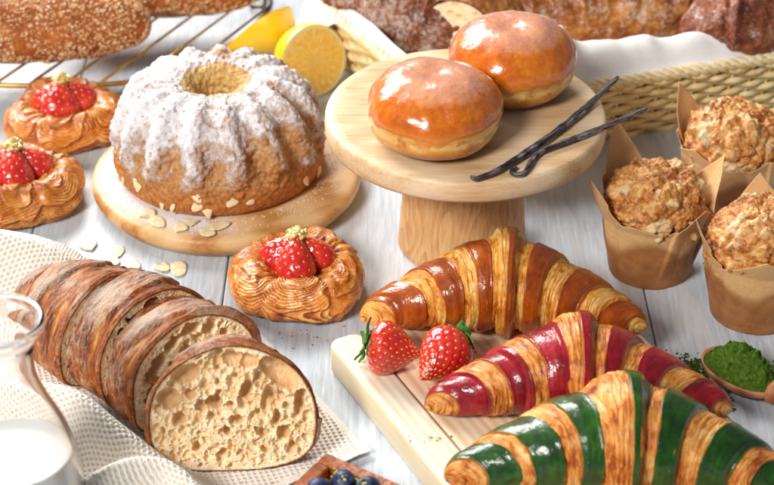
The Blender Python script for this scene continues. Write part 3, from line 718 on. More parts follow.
def muffin(label, loc, rot, seed, sc_=1., tips=None):
    root = thing('muffin', label, 'muffin', loc, 0, 'muffins in brown paper')
    nth, nz = 360, 80
    th = np.linspace(0, 2 * PI, nth, endpoint=False)[:, None]; t = np.linspace(0, 1, nz)[None]
    r_ = random.Random(seed)
    H = np.full_like(th, 4.6)
    for a, h in tips:
        d = (th - a + PI) % (2 * PI) - PI
        H = np.maximum(H, 4.6 + h * np.clip(1 - np.abs(d) / .62, 0, 1) ** 1.15)
    z = t * H
    r = 2.62 + .17 * z - .004 * z ** 2 + .26 * np.maximum(z - 4.4, 0)
    for k in range(9):                      # folded pleats
        a = k * 2 * PI / 9 + r_.uniform(-.25, .25); lean = r_.uniform(-.06, .06)
        d = (th - a - lean * z + PI) % (2 * PI) - PI
        r = r + .20 * sst(-.04, .0, d) * sst(.32, .0, d) * sst(.3, 2.2, z)
    r = r + .06 * fbm(V3(np.cos(th) * 2, np.sin(th) * 2, z * .5) + seed, 3, seed)
    V = V3(r * np.cos(th), r * np.sin(th), z + .02) * sc_
    wet = .95 - sst(2.0, 4.9, z + .6 * np.cos(th * 4 + seed)) * 1.15
    bt = np.repeat(np.array([[[0, 0, .02]]]), nth, 0)
    V = np.concatenate([bt, V], 1); wet = np.c_[wet[:, :1], wet]
    solid(grid('paper_wrapper', V, M_pap, root, cu=True, attrs=dict(wet=wet)), .035, 1)
    n2 = 150
    pf = cr([(2.9, 3.6), (3.2, 4.3), (3.34, 5.0), (3.2, 5.8), (2.8, 6.55), (2.1, 7.1), (1.1, 7.35), (0, 7.4)], n2)
    th = np.linspace(0, 2 * PI, 300, endpoint=False)[:, None]
    V = V3(pf[None, :, 0] * np.cos(th), pf[None, :, 0] * np.sin(th), pf[None, :, 1] + 0 * th)
    N = normals(V, True, False)
    if N[0, 30, 0] < 0: N = -N
    f1, f2, idv = worley(V * 1.25 + seed * 3, seed); g1, g2, _ = worley(V * 2.9 + seed, seed + 5)
    bl = fbm(V * .5 + seed, 3, seed)
    d = (.5 - f1 * 1.15) * (.25 + .75 * sst(-.2, .35, bl)) + (.2 - g1 * .4) * .8 + bl * .60 - .35 * np.exp(-(fbm(V * .45 + seed * 2, 2, seed + 4) / .07) ** 2) + .1 * fbm(V * 4.2, 3, seed + 8)
    d = d * np.minimum(1, pf[None, :, 0] / .8 + .2)
    V = (V + N * (d * .62)[..., None]) * sc_
    ht = idv - .5 + bl
    grid('crumb_top', V, M_muf, root, cu=True, attrs=dict(ht=ht))
    return root
D_ = math.radians
muffin('muffin in brown paper standing closest to the cake stand', (17.3, -3.0, 0), 0, 4, 1.0, [(D_(118), 4.2), (D_(196), 3.0), (D_(18), 3.2), (D_(-48), 1.6), (D_(-120), .4)])
muffin('muffin in brown paper farthest back, against the wicker basket', (23.7, 4.6, 0), 0, 9, 1.04, [(D_(140), 3.2), (D_(215), 1.0), (D_(300), .8), (D_(25), 3.2)])
muffin('muffin in brown paper nearest the front, beside the matcha spoon', (23.3, -7.9, 0), 0, 14, 1.04, [(D_(85), 2.6), (D_(185), 2.2), (D_(262), 1.4), (D_(340), 2.6)])

# ------------------------------------------------------------------ sliced loaf
def m_crumbface():
    m = Mt('bread_crumb'); v = m.co(); n = m.noise(v, 1.2, 5, .6); n2 = m.noise(v, 8, 4, .6)
    c = m.ramp(m.ma('ADD', m.ma('MULTIPLY', n, .6), m.ma('MULTIPLY', n2, .4)), (.3, '#f0cd98'), (.5, '#fae0b6'), (.7, '#fff1d8'))
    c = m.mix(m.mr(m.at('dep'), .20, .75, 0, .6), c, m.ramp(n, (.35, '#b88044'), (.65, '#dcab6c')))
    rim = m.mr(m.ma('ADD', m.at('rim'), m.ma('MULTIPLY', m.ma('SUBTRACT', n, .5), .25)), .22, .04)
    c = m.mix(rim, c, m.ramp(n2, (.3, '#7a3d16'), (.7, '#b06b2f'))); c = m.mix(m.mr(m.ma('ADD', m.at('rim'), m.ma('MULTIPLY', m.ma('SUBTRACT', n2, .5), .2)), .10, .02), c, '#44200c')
    return m.out(c=c, r=.55, spec=.3, n=m.bump(n2, .04))
def m_crust():
    m = Mt('bread_crust'); su, sv = m.at('su'), m.at('sv')
    v = m.vec(m.ma('MULTIPLY', su, 1.), m.ma('MULTIPLY', sv, .22), 0)
    a = m.noise(v, 1.3, 6, .65, .5); b_ = m.noise(v, 5.5, 5, .65); p = m.noise(m.co(), .35, 4, .6); g = m.noise(m.co(), 12, 4, .7)
    c = m.ramp(m.ma('ADD', m.ma('MULTIPLY', a, .65), m.ma('MULTIPLY', b_, .35)), (.31, '#260e05'), (.42, '#6e2e0a'), (.52, '#aa5a1c'), (.65, '#da9a48'))
    b2 = m.noise(v, 14, 4, .7)
    fl = m.ma('ADD', m.ma('MULTIPLY', m.at('ear'), .10), m.ma('ADD', m.ma('MULTIPLY', p, .80), m.ma('ADD', m.ma('MULTIPLY', b_, .45), m.ma('ADD', m.ma('MULTIPLY', b2, .45), m.ma('MULTIPLY', g, .35)))))
    c = m.mix(m.mr(fl, .98, 1.24, 0, .8), c, m.ramp(g, (.3, '#a8937e'), (.7, '#d8c9b8')))
    dk = m.mr(m.ma('ADD', m.ma('MULTIPLY', b2, .6), m.ma('MULTIPLY', a, .4)), .40, .32, 0, .8)
    c = m.mix(dk, c, '#2a1008')
    return m.out(c=c, r=.5, spec=.4, n=m.bump(m.ma('ADD', m.ma('ADD', a, m.ma('MULTIPLY', b_, .8)), m.ma('ADD', m.ma('MULTIPLY', g, .2), m.ma('MULTIPLY', b2, .35))), .17))
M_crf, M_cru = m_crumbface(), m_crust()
def outline(a, w=4.85, top=4.7, bot=3.15):
    c, s = np.cos(a), np.sin(a)
    e = np.where(s > 0, 2.0, 3.0); k = (np.abs(c) ** e + np.abs(s) ** e) ** (-1 / e)
    x = w * k * c; y = np.where(s > 0, top * k * s, bot * k * s) + bot
    x = x + .25 * np.sin(a * 1 + 1) ; return x, y
def slice_piece(label, loc, yaw, lean, thick, seed, holes, nh, sc_=1., res=300, taper=0., crumb=True, group='pieces of the sliced loaf', name='bread_slice'):
    """cut face looks along local -y; the piece runs back along +y"""
    root = thing(name, label, 'bread', loc, yaw, group)
    def fin(V):
        V = np.asarray(V) * sc_; y, z = V[..., 1].copy(), V[..., 2].copy(); c, s = math.cos(lean), math.sin(lean)
        V = V.copy(); V[..., 1] = y * c + z * s; V[..., 2] = -y * s + z * c + max(0, 0)
        return V
    # Shirley map of a square grid onto the outline
    g = np.linspace(-1, 1, res); X, Y = np.meshgrid(g, g, indexing='ij')
    rad = np.maximum(np.abs(X), np.abs(Y)); 
    with np.errstate(all='ignore'):
        ang = np.where(np.abs(X) >= np.abs(Y), (PI / 4) * (Y / np.where(X == 0, 1e-9, X)) + np.where(X < 0, PI, 0), PI / 2 - (PI / 4) * (X / np.where(Y == 0, 1e-9, Y)) + np.where(Y < 0, PI, 0))
    ang = np.where(rad < 1e-9, 0, ang)
    lump = 1 + .02 * vnoise(V3(np.cos(ang) * 2, np.sin(ang) * 2, 0 * ang + seed), seed)
    ox, oy = outline(ang); cy = 3.15
    x = ox * rad * lump; z = cy + (oy - cy) * rad * lump
    rim = np.minimum((1 - rad) * 4.6, 9)
    dep = np.zeros_like(x); r_ = random.Random(seed)
    def hole(hx, hz, a, b_, rot, dd):
        nonlocal dep
        dx, dz = xw - hx, zw - hz; c, s = math.cos(rot), math.sin(rot)
        u = (dx * c + dz * s) / a; v = (-dx * s + dz * c) / b_
        wq = .40 * fbmx + .0
        d2 = u * u + v * v + wq
        dep = np.maximum(dep, 1.35 * dd * np.clip(1 - d2, 0, 1) ** .4)
    if crumb:
        fbmx = fbm(V3(x, 0 * x, z) * 1.6 + seed, 3, seed)
        xw = x + .22 * fbm(V3(x, 0 * x, z) * 1.3 + 5, 3, seed + 3); zw = z + .22 * fbm(V3(x, 0 * x, z) * 1.3 + 9, 3, seed + 4)
        for h in holes: hole(*h)
        for k in range(nh):
            q = r_.random() ** 2.8; rr = .04 + .21 * q
            an = r_.uniform(0, 2 * PI); rd = math.sqrt(r_.random()) * .93
            ax_, ay_ = outline(np.array(an)); hx, hz = float(ax_) * rd, 3.15 + (float(ay_) - 3.15) * rd
            rr *= 1.15 - .35 * (hz < 3.2)
            hole(hx, hz, rr * r_.uniform(.9, 1.7), rr, r_.uniform(0, PI), rr * r_.uniform(1.3, 2.2))
        Q = V3(x, 0 * x, z) + .25 * fbmx[..., None]
        for fq, dp, sd in ((7.5, .10, 3),):
            f1, f2, idv = worley(Q * fq * np.array((1, 1, 1.15)), seed + sd)
            dep = np.maximum(dep, dp * sst(.06, .55, f2 - f1) * (.35 + 1.1 * idv) * sst(-.5, .1, fbm(Q * .6 + 9, 2, seed + sd)))
        dep = dep * sst(.05, .30, rim)
        y = dep + .05 * fbmx - .06 * sst(.3, .0, rim) + .03 * fbm(V3(x, 0 * x, z) * 6, 2, seed + 1)
    else:
        y = .05 * fbm(V3(x, 0 * x, z) * 2, 2, seed)
    V = V3(x, y, z)
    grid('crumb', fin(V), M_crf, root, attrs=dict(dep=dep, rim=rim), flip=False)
    # crust: from the face outline back to the rear face
    na, nt = 420, max(int(thick / .05), 16)
    a = np.linspace(0, 2 * PI, na, endpoint=False)[:, None]; t = np.linspace(0, 1, nt)[None]
    lump = 1 + .02 * vnoise(V3(np.cos(a) * 2, np.sin(a) * 2, 0 * a + seed), seed)
    ox, oy = outline(a)
    d = t * thick
    arcl = a * 4.6
    P = V3(d * .42 + .25 * np.sin(a * 2 + seed), arcl * .13, 0 * d + seed)
    rdg = fbm(P * 1.1, 4, seed); fine = fbm(V3(d * 4, arcl * .9, 0 * d), 3, seed + 4)
    fin2 = fbm(V3(d * 2.2, arcl * .5, 0 * d + 7), 4, seed + 6)
    ear = sst(.05, .20, rdg) * sst(-.1, .3, np.sin(a))
    sw = .26 * np.exp(-(d / .55) ** 2) * sst(0, .12, d) - .10 * t
    amp = sst(0, .05, t) * sst(1, .95, t)
    k = lump * (1 + ((rdg * .30 + ear * .26 + fine * .09 + .10 * fin2) * amp + sw) / 4.7 * sst(-.75, -.2, np.sin(a)))
    k = k * (1 - taper * t ** 2.2)
    x = ox * k; z = 3.15 + (oy - 3.15) * k
    zb = .0; z = np.maximum(z, .0)
    V = V3(x, d - .05 * (t < .001), z)
    grid('crust', fin(V), M_cru, root, cu=True, attrs=dict(su=d + 0 * a, sv=arcl + 0 * d, ear=ear))
    # rear face
    t2 = np.linspace(1, 0, 8)[None]; kk = k[:, -1:]
    V = V3(ox * kk * t2, thick + .35 * taper * (1 - t2) * 3 + 0 * a, 3.15 + (oy - 3.15) * kk * t2)
    V[..., 2] = np.maximum(V[..., 2], 0)
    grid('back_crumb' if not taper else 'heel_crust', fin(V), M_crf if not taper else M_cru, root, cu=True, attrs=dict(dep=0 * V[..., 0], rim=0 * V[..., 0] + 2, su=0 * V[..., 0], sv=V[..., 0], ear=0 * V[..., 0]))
    return root
H1 = [(-2.75, 6.05, 1.05, .62, .55, .9), (.1, 7.0, .75, .55, -.1, .9), (-.75, 6.9, .3, .45, .2, .6), (1.15, 6.75, .62, .55, .1, .8), (2.9, 5.9, 1.5, .75, -.75, 1.0), (-3.75, 4.6, .7, .75, .4, .8), (4.05, 4.2, .35, 1.0, -.2, .9),
      (-1.0, 4.25, .62, .45, -.1, 1.0), (-2.5, 4.9, .45, .38, .2, .7), (.95, 5.1, .38, .75, -.35, .9), (2.1, 4.4, .45, .85, -.3, .9), (.5, 3.2, .34, .32, 0, .7), (2.95, 2.2, .42, .45, .2, .8), (-.3, 2.5, .3, .42, .3, .7), (-2.0, 3.3, .28, .25, 0, .5),
      (-2.2, 1.6, .3, .3, 0, .6), (1.7, 2.3, .25, .4, .3, .6), (.2, 5.9, .35, .3, .4, .5), (-3.2, 3.3, .4, .35, .5, .7), (3.4, 1.3, .3, .35, .1, .6), (1.9, 1.2, .4, .25, -.3, .6), (-.7, 1.1, .4, .22, .2, .5), (2.6, 3.2, .3, .5, -.1, .7)]
H2 = [(-2.7, 5.2, 1.3, .55, .9, 1.1), (-1.2, 6.5, .9, .5, .4, .9), (-3.4, 3.2, .75, .8, .2, 1.2), (-3.5, 1.5, .55, .6, .1, .9), (-2.2, 2.2, .4, .5, .1, .8), (.3, 7.0, .8, .45, .1, .8), (-1.6, 4.3, .5, .9, -.4, 1.), (-.4, 5.6, .5, .4, 0, .7), (1.7, 6.5, .7, .5, -.3, .8),
      (-2.9, 4.2, .4, .3, .2, .6), (2.8, 5.6, .5, .5, -.3, .8)]
slice_piece('front bread slice with its whole open holey crumb face showing', (-8.55, -23.75, .16), D_(3), D_(22), 1.5, 4, H1, 1500, .925, 420, name='bread_slice')
slice_piece('thick bread slice directly behind the front one, its crumb half hidden', (-10.75, -19.1, .16), D_(38), D_(9), 4.5, 12, H2, 400, .84, 300, name='bread_slice')
slice_piece('crusty middle piece of the sliced loaf between thick slice and loaf end', (-13.4, -16.3, .16), D_(44), D_(6), 5.0, 23, H2, 260, .82, 200, name='bread_slice')
slice_piece('floury end of the sliced loaf farthest back, beside the waffle towel', (-16.4, -14.2, .16), D_(50), D_(3), 9.0, 31, [], 200, .79, 160, taper=.55, name='bread_loaf')

# ------------------------------------------------------------------ waffle towel
def m_towel():
    m = Mt('waffle_cotton'); v = m.co(); n = m.noise(v, 14, 3, .6); p = m.at('pit')
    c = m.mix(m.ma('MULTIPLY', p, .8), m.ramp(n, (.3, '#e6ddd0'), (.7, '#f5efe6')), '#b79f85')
    return m.out(c=c, r=.9, spec=.15, sheen=.2, n=m.bump(n, .03))
def make_towel():
    nu, nv = 560, 660
    u = np.linspace(0, 1, nu)[:, None]; v = np.linspace(0, 1, nv)[None]
    P00, P10, P11, P01 = [np.array(p) for p in ((-.85, -22.2), (-9.2, -8.4), (-29.5, -2.2), (-22., -35.))]
    X = (1 - u) * (1 - v) * P00[0] + u * (1 - v) * P10[0] + u * v * P11[0] + (1 - u) * v * P01[0]
    Y = (1 - u) * (1 - v) * P00[1] + u * (1 - v) * P10[1] + u * v * P11[1] + (1 - u) * v * P01[1]
    def ridge(pts, h, w):
        P = cr(pts, 60); d = np.full(X.shape, 99.); hh = np.zeros(X.shape)
        for i in range(len(P)):
            q = np.hypot(X - P[i, 0], Y - P[i, 1]); m = q < d; hh[m] = P[i, 2]; d = np.minimum(d, q)
        return hh * h * np.exp(-(d / w) ** 2)
    Z = .08 + 0 * X
    Z = Z + ridge([(-29, -3.2, 3.4), (-25, -4.2, 3.4), (-21.5, -4.8, 3.0), (-18.6, -5.6, 1.5), (-17, -6.2, .3)], 1., 2.4)
    Z = np.maximum(Z, ridge([(-22.5, -19.6, 3.2), (-19.5, -20.3, 3.4), (-17.4, -21.3, 3.5), (-15.4, -22.8, 3.0), (-13.6, -24.2, 2.3), (-12.0, -25.4, 1.7), (-9.2, -27.6, 1.2)], 1., 1.35))
    Z = np.maximum(Z, ridge([(-20, -29, 2.5), (-17.5, -27.6, 2.4), (-15.5, -26.8, 1.3)], 1., 1.6))
    Z = np.maximum(Z, ridge([(-16.8, -28.5, 2.6), (-14.4, -26.8, 3.1), (-12.2, -26.2, 3.0), (-10.3, -27.4, 2.2), (-8.8, -29, 1.0)], 1., .95))
    edge = np.minimum(np.minimum(u, 1 - u) * 16, np.minimum(v, 1 - v) * 24)
    und = sst(-.2, .5, fbm(V3(X * .25, Y * .25, 0 * X), 2, 3)) * .22
    inside = sst(-17, -15, X) * sst(-24, -22.5, Y + .0 * X) * sst(-1.5, -3.5, X)   # pressed flat under the bread
    Z = Z + und * (1 - inside) + .10 * (1 - inside) * np.abs(fbm(V3(X * .7, Y * .7, 0 * X), 3, 9))
    V = V3(X, Y, Z)
    N = normals(V, False, False)
    if N[10, 10, 2] < 0: N = -N
    cell = .33
    lu = np.zeros(X.shape); lu[1:] = np.cumsum(np.linalg.norm(np.diff(V, axis=0), axis=2), 0)
    lv = np.zeros(X.shape); lv[:, 1:] = np.cumsum(np.linalg.norm(np.diff(V, axis=1), axis=2), 1)
    lu = lu - .5 * (lu[-1:] - lu[-1:, :1]) * 0
    cu_, cv_ = (lu - lu[nu // 2]) / cell, (lv - lv[:, nv // 3][:, None]) / cell
    g1 = np.abs(np.cos(PI * cu_)) ** 3; g2 = np.abs(np.cos(PI * cv_)) ** 3
    wv = np.maximum(g1, g2); hem = sst(.5, .35, edge)
    wv = wv * (1 - hem) + hem * (.75 + .15 * np.sin(cu_ * 9) * np.sin(cv_ * 9))
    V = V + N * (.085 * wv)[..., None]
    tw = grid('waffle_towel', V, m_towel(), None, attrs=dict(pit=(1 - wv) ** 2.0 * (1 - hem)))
    solid(tw, .07, -1)
    tag(tw, 'cream waffle-weave towel rumpled under the sliced loaf', 'towel')
make_towel()

# ------------------------------------------------------------------ milk jar
def m_glass():
    m = Mt('clear_glass'); return m.out(c=(1, 1, 1, 1), r=.0, tr=1., ior=1.45)
def m_milk():
    m = Mt('milk'); return m.out(c='#f7f5ef', r=.18, sss=.4, sssr=(1, .9, .8), ssss=.004, coat=.2)
jr = thing('milk_bottle', 'small glass bottle half filled with milk at the left edge', 'bottle', (-19.35, -28.5, 0))
op = cr([(0, .0), (2.9, .0), (3.25, .25), (3.35, 1.2), (3.35, 3.6), (3.2, 5.2), (2.75, 7.0), (2.05, 8.8), (1.66, 10.2), (1.6, 11.2), (1.72, 12.3), (2.0, 13.0), (2.28, 13.45)], 90)
lip = [(2.36, 13.62), (2.4, 13.78), (2.36, 13.94), (2.24, 14.02), (2.1, 13.96), (2.02, 13.8)]
ip = cr([(1.98, 13.5), (1.78, 12.9), (1.5, 12.2), (1.4, 11.2), (1.46, 10.2), (1.85, 8.8), (2.55, 6.95), (2.99, 5.15), (3.14, 3.6), (3.14, 1.3), (3.0, .6), (2.6, .42), (0, .42)], 90)
lathe('glass_body', list(op) + lip + list(ip), m_glass(), jr, 128)
mz = 5.55
mp = [(0, .44)] + [(r - .025, z) for r, z in ip[::-1][1:] if .43 < z < mz and r > .1]
mr_ = mp[-1][0]
mp += [(mr_, mz + .03), (mr_ - .12, mz), (mr_ * .5, mz - .01), (0, mz - .01)]
lathe('milk', mp, m_milk(), jr, 96)

# ------------------------------------------------------------------ spoon and matcha
M_spw = wood('spoon_wood', [(.2, '#6d3a22'), (.45, '#8f5535'), (.7, '#ab6f4a'), (.95, '#c08a64')], (.3, .3, .3), 1.2, .4, .4, 3)
SP = (21.0, -15.6); SA = math.atan2(-17.6 - -13.7, 23.1 - 19.4) - .05
sp = thing('wooden_spoon', 'reddish brown wooden spoon lying right of the green croissant', 'spoon', (SP[0], SP[1], 0), SA)
n = 40
a = np.linspace(0, 2 * PI, 72, endpoint=False)[:, None]; q = np.linspace(0, 1, n)[None]
ax_, by_ = 2.75, 1.75
out_ = V3(ax_ * q * np.cos(a) * (1 + .08 * np.cos(a)), by_ * q * np.sin(a), .04 + 1.15 * (1 - np.sqrt(np.maximum(1 - q ** 2.3, 0))) + 0 * a)
inn = V3(ax_ * .93 * q * np.cos(a) * (1 + .08 * np.cos(a)), by_ * .92 * q * np.sin(a), .28 + .93 * (1 - np.sqrt(np.maximum(1 - q ** 2.3, 0))) + 0 * a)
grid('bowl', np.concatenate([out_, inn[:, ::-1]], 1), M_spw, sp, cu=True, flip=True)
hp = cr([(2.5, 0, .95), (3.4, 0, 1.0), (5, 0, .95), (9, 0, 1.0), (14, 0, 1.2)], 50)
tube('handle', hp, np.interp(np.linspace(0, 1, 50), [0, .15, 1], [.75, .55, .65]), M_spw, sp, 16)
def m_matcha():
    m = Mt('matcha_powder'); v = m.co(); n = m.noise(v, 5, 6, .7)
    return m.out(c=m.ramp(n, (.3, '#2a400e'), (.55, '#4c671e'), (.75, '#718a3a')), r=.95, spec=.1, n=m.bump(n, .12))
M_mat = m_matcha()
nt = 90; q = np.linspace(0, 1, nt)[None]; a = np.linspace(0, 2 * PI, 220, endpoint=False)[:, None]
x = ax_ * .95 * q * np.cos(a) * (1 + .08 * np.cos(a)); y = by_ * .95 * q * np.sin(a)
zz = 1.0 + 1.75 * (1 - q ** 1.8) + 0 * a
P = V3(x, y, zz)
f1, f2, _ = worley(P * 1.9, 4)
zz = zz + (.42 * fbm(P * 1.0, 4, 6) + .45 * (.45 - f1) + .16 * fbm(P * 5, 3, 7)) * sst(1.0, .85, q)
mt = grid('matcha_heap', V3(x, y, zz), M_mat, None, cu=True, flip=True)
mt.location = Vector((SP[0], SP[1], 0)) * U; mt.rotation_euler = (0, 0, SA)
tag(mt, 'heap of green matcha powder filling the wooden spoon bowl', 'matcha powder')
b = Bag()
for k in range(900):
    if k % 3:
        g = rnd.gauss(0, 1); x, y = 18.6 + .55 * rnd.gauss(0, 1), -14.3 + .8 * rnd.gauss(0, 1)
    else: x, y = 18.9 + rnd.uniform(-.6, 1.6), -15.6 - abs(rnd.gauss(0, 1.1))
    if k % 7 == 0: x, y = 23.8 + rnd.gauss(0, .4), -14.6 + rnd.gauss(0, .5)
    r0 = rnd.uniform(.02, .10) * (1.3 if rnd.random() < .2 else 1)
    b.add(blob((x, y, r0 * .5), (r0, r0 * .8, r0 * .7), (0, 0, rnd.random() * 6), 7, 5, k, .5), cu=True, cv=False)
o = b.build('spilled_matcha', M_mat, None); o['kind'] = 'stuff'; o['label'] = 'green matcha powder spilled on the table round the spoon'

# ------------------------------------------------------------------ blueberry tart
def m_tart():
    m = Mt('tart_pastry'); v = m.co(); n = m.noise(v, 1.4, 5, .65); return m.out(c=m.ramp(n, (.3, '#7a3212'), (.5, '#a9561f'), (.7, '#cf8b48')), r=.35, coat=.5, coatr=.15, n=m.bump(m.noise(v, 4, 5), .08))
def m_blue():
    m = Mt('blueberry_skin'); v = m.co(); n = m.noise(v, 2.0, 4, .6); return m.out(c=m.ramp(n, (.35, '#161a33'), (.55, '#2f3c63'), (.75, '#7484a8')), r=.45, spec=.4, n=m.bump(n, .02))
M_tart, M_blu = m_tart(), m_blue()
tr = thing('blueberry_tart', 'square pastry tart topped with blueberries, cut off at the lower edge', 'tart', (-2.4, -28.9, 0), D_(-33))
slab('crust', -3.3, 3.3, -3.3, 3.3, 1.3, .2, M_tart, tr, .4)
for (x0, x1, y0, y1) in ((-3.3, 3.3, 2.4, 3.3), (-3.3, 3.3, -3.3, -2.4), (-3.3, -2.4, -2.4, 2.4), (2.4, 3.3, -2.4, 2.4)):
    o = slab('raised_edge', x0 + .003, x1 - .003, y0 + .003, y1 - .003, .75, .16, M_tart, tr, .2); o.location = (0, 0, 1.3 * U)
lathe('jam_filling', [(0, 1.75), (1.6, 1.72), (2.35, 1.55), (2.4, 1.3)], M_cus, tr, 40, flip=True)
bl = [(-.9, 1.5), (.55, 1.75), (-.2, .4), (1.5, .8), (-1.6, .2), (1.2, -.6), (-.2, -1.2), (-1.5, -1.3)]
for k, (x, y) in enumerate(bl):
    r0 = rnd.uniform(.62, .74)
    pf = [(0, -r0 * .9), (r0 * .55, -r0 * .75), (r0 * .92, -r0 * .35), (r0, .05), (r0 * .9, r0 * .5), (r0 * .6, r0 * .8), (r0 * .34, r0 * .92), (r0 * .27, r0 * .98), (r0 * .2, r0 * .84), (0, r0 * .8)]
    pf = cr(pf, 40); M = Matrix.Rotation(rnd.uniform(-.6, .6), 3, 'X') @ Matrix.Rotation(rnd.uniform(-.6, .6), 3, 'Y'); M = np.array(M)
    lathe('blueberry', pf, M_blu, tr, 48, fn=lambda V: V @ M.T + np.array((x, y, 2.25)))
b = Bag()
for k in range(110):
    x, y = rnd.choice(bl[:4]); x += rnd.gauss(0, .3); y += rnd.gauss(0, .3); r0 = rnd.uniform(.05, .12)
    b.add(blob((x - .2, y - .1, 2.88 - .25 * rnd.random() - .4 * ((x + .3) ** 2 + (y - 1) ** 2) * .1), (r0, r0 * .8, r0 * .7), (rnd.random() * 6, 0, 0), 6, 4, k, .5), cu=True, cv=False, val=.6 + .4 * rnd.random())
def m_pist():
    m = Mt('pistachio'); return m.out(c=m.ramp(m.at('val'), (.6, '#8f9a2c'), (1, '#c2bc5a')), r=.7)
b.build('pistachio_crumbs', m_pist(), tr, smooth=False)

# ------------------------------------------------------------------ lemon
def m_lface():
    m = Mt('lemon_flesh'); sx, sy = m.at('px'), m.at('py')
    d = m.ma('SQRT', m.ma('ADD', m.ma('MULTIPLY', sx, sx), m.ma('MULTIPLY', sy, sy))); an = m.ma('ARCTAN2', sy, sx)
    k = m.ma('ABSOLUTE', m.ma('SUBTRACT', m.ma('FRACT', m.ma('ADD', m.ma('MULTIPLY', an, 9 / (2 * PI)), 10.2)), .5))
    wall = m.mr(m.ma('MULTIPLY', m.ma('SUBTRACT', .5, k), d), .045, .012)
    core = m.mr(d, .30, .12)
    cells = m.noise(m.vec(m.ma('MULTIPLY', an, 5.), m.ma('MULTIPLY', d, 1.2), 0), 1.6, 4, .6)
    c = m.ramp(cells, (.3, '#f2b232'), (.5, '#f9c95a'), (.7, '#fde092'))
    c = m.mix(m.ma('MULTIPLY', m.ma('MAXIMUM', wall, core), .55), c, '#f3d283')
    c = m.mix(m.mr(d, 2.48, 2.58), c, '#f3e2a4'); c = m.mix(m.mr(d, 2.74, 2.80), c, '#e9b312')
    return m.out(c=c, r=.22, coat=.4, coatr=.1, n=m.bump(cells, .06), sss=.5, sssr=(1, .75, .3), ssss=.012)
def m_rind():
    m = Mt('lemon_rind'); v = m.co(); return m.out(c=m.ramp(m.noise(v, 1, 4), (.3, '#f0be06'), (.7, '#fad21a')), r=.35, coat=.2, n=m.bump(m.noise(v, 7, 3), .05))
M_lf, M_rind = m_lface(), m_rind()
def half_lemon():
    root = thing('lemon_half', 'half lemon standing with its cut face towards the camera', 'lemon', (-5.55, 21.2, 0))
    nrm = Vector((.52, -.80, .22)).normalized(); M = np.array(nrm.to_track_quat('Z', 'Y').to_matrix())
    cz = np.array((0, 0, 2.82))
    a = np.linspace(0, 2 * PI, 96, endpoint=False)[:, None]; q = np.linspace(0, 1, 50)[None]
    D = V3(2.82 * q * np.cos(a), 2.82 * q * np.sin(a), .04 * fbm(V3(q * np.cos(a) * 4, q * np.sin(a) * 4, 0 * a), 3, 2) * (1 - q ** 4))
    grid('cut_face', D @ M.T + cz, M_lf, root, cu=True, attrs=dict(px=2.82 * q * np.cos(a), py=2.82 * q * np.sin(a)), flip=True)
    pf = cr([(2.82, 0), (2.85, -.6), (2.6, -1.7), (2.0, -2.7), (1.1, -3.35), (.55, -3.7), (.3, -3.95), (0, -4.0)], 60)
    lathe('rind', pf, M_rind, root, 96, fn=lambda V: V @ M.T + cz)
half_lemon()
def lemon_wedge():
    root = thing('lemon_wedge', 'yellow lemon wedge leaning behind the half lemon', 'lemon', (-9.7, 25.0, 0))
    # a long quarter: rind outside, two flat flesh faces meeting on the core line
    P0, P1 = np.array((-3.4, .7, 1.5)), np.array((2.1, 2.2, 4.6)); ax = P1 - P0; L = np.linalg.norm(ax); ax /= L
    up = np.array((.1, -.85, -.35)); up -= ax * up.dot(ax); up /= np.linalg.norm(up); sd = np.cross(ax, up)
    s = np.linspace(0, 1, 50)[:, None]; a = np.linspace(-.95, .95, 40)[None]
    rr = 2.6 * np.sin(PI * np.clip(s, .0, 1) ** 1.7) ** .6
    core = (P0 + P1) / 2 - up * .9
    V = P0 + (s * L)[..., None] * ax + (rr * np.cos(a) - .0)[..., None] * up + (rr * np.sin(a))[..., None] * sd
    grid('rind', V, M_rind, root)
    for sgn in (-1, 1):
        e = V[:, 0 if sgn < 0 else -1]; c = P0 + (s * L) * ax
        q = np.linspace(0, 1, 14)[None, :, None]
        F = e[:, None] * (1 - q) + c[:, None] * q
        grid('cut_face', F, M_lf, root, attrs=dict(px=0 * F[..., 0] + 1.2 + F[..., 0] * .2, py=F[..., 2] * .4), flip=sgn > 0)
lemon_wedge()

# ------------------------------------------------------------------ wire rack and sesame loaves
def m_gold():
    m = Mt('gilt_wire'); v = m.co(); n = m.noise(v, .35, 3); return m.out(c=m.ramp(n, (.35, '#5a3d22'), (.55, '#c9963f'), (.75, '#e6bf72')), r=.3, metal=.85)
M_gold = m_gold()
RZ = 1.75
rk = thing('wire_rack', 'oval gilt wire cooling rack under the two sesame loaves', 'cooling rack', (-23, 30, 0))
rim = cr([(-41, 23, RZ), (-36, 20.2, RZ), (-29.5, 19.3, RZ), (-22.3, 19.35, RZ), (-18.3, 20.4, RZ), (-14.5, 23.4, RZ), (-11.7, 27.4, RZ), (-10.4, 30.6, RZ), (-9.7, 34.5, RZ), (-12, 40, RZ), (-22, 43, RZ), (-36, 42, RZ), (-44, 36, RZ), (-44, 28, RZ)], 240, True)
O = np.array((-23, 30, 0))
tube('rim', rim - O, .19, M_gold, rk, 10, True)
dr = np.array((.45, .89)); pn = np.array((.89, -.45))
c0 = np.array((-18.9, 20.7))
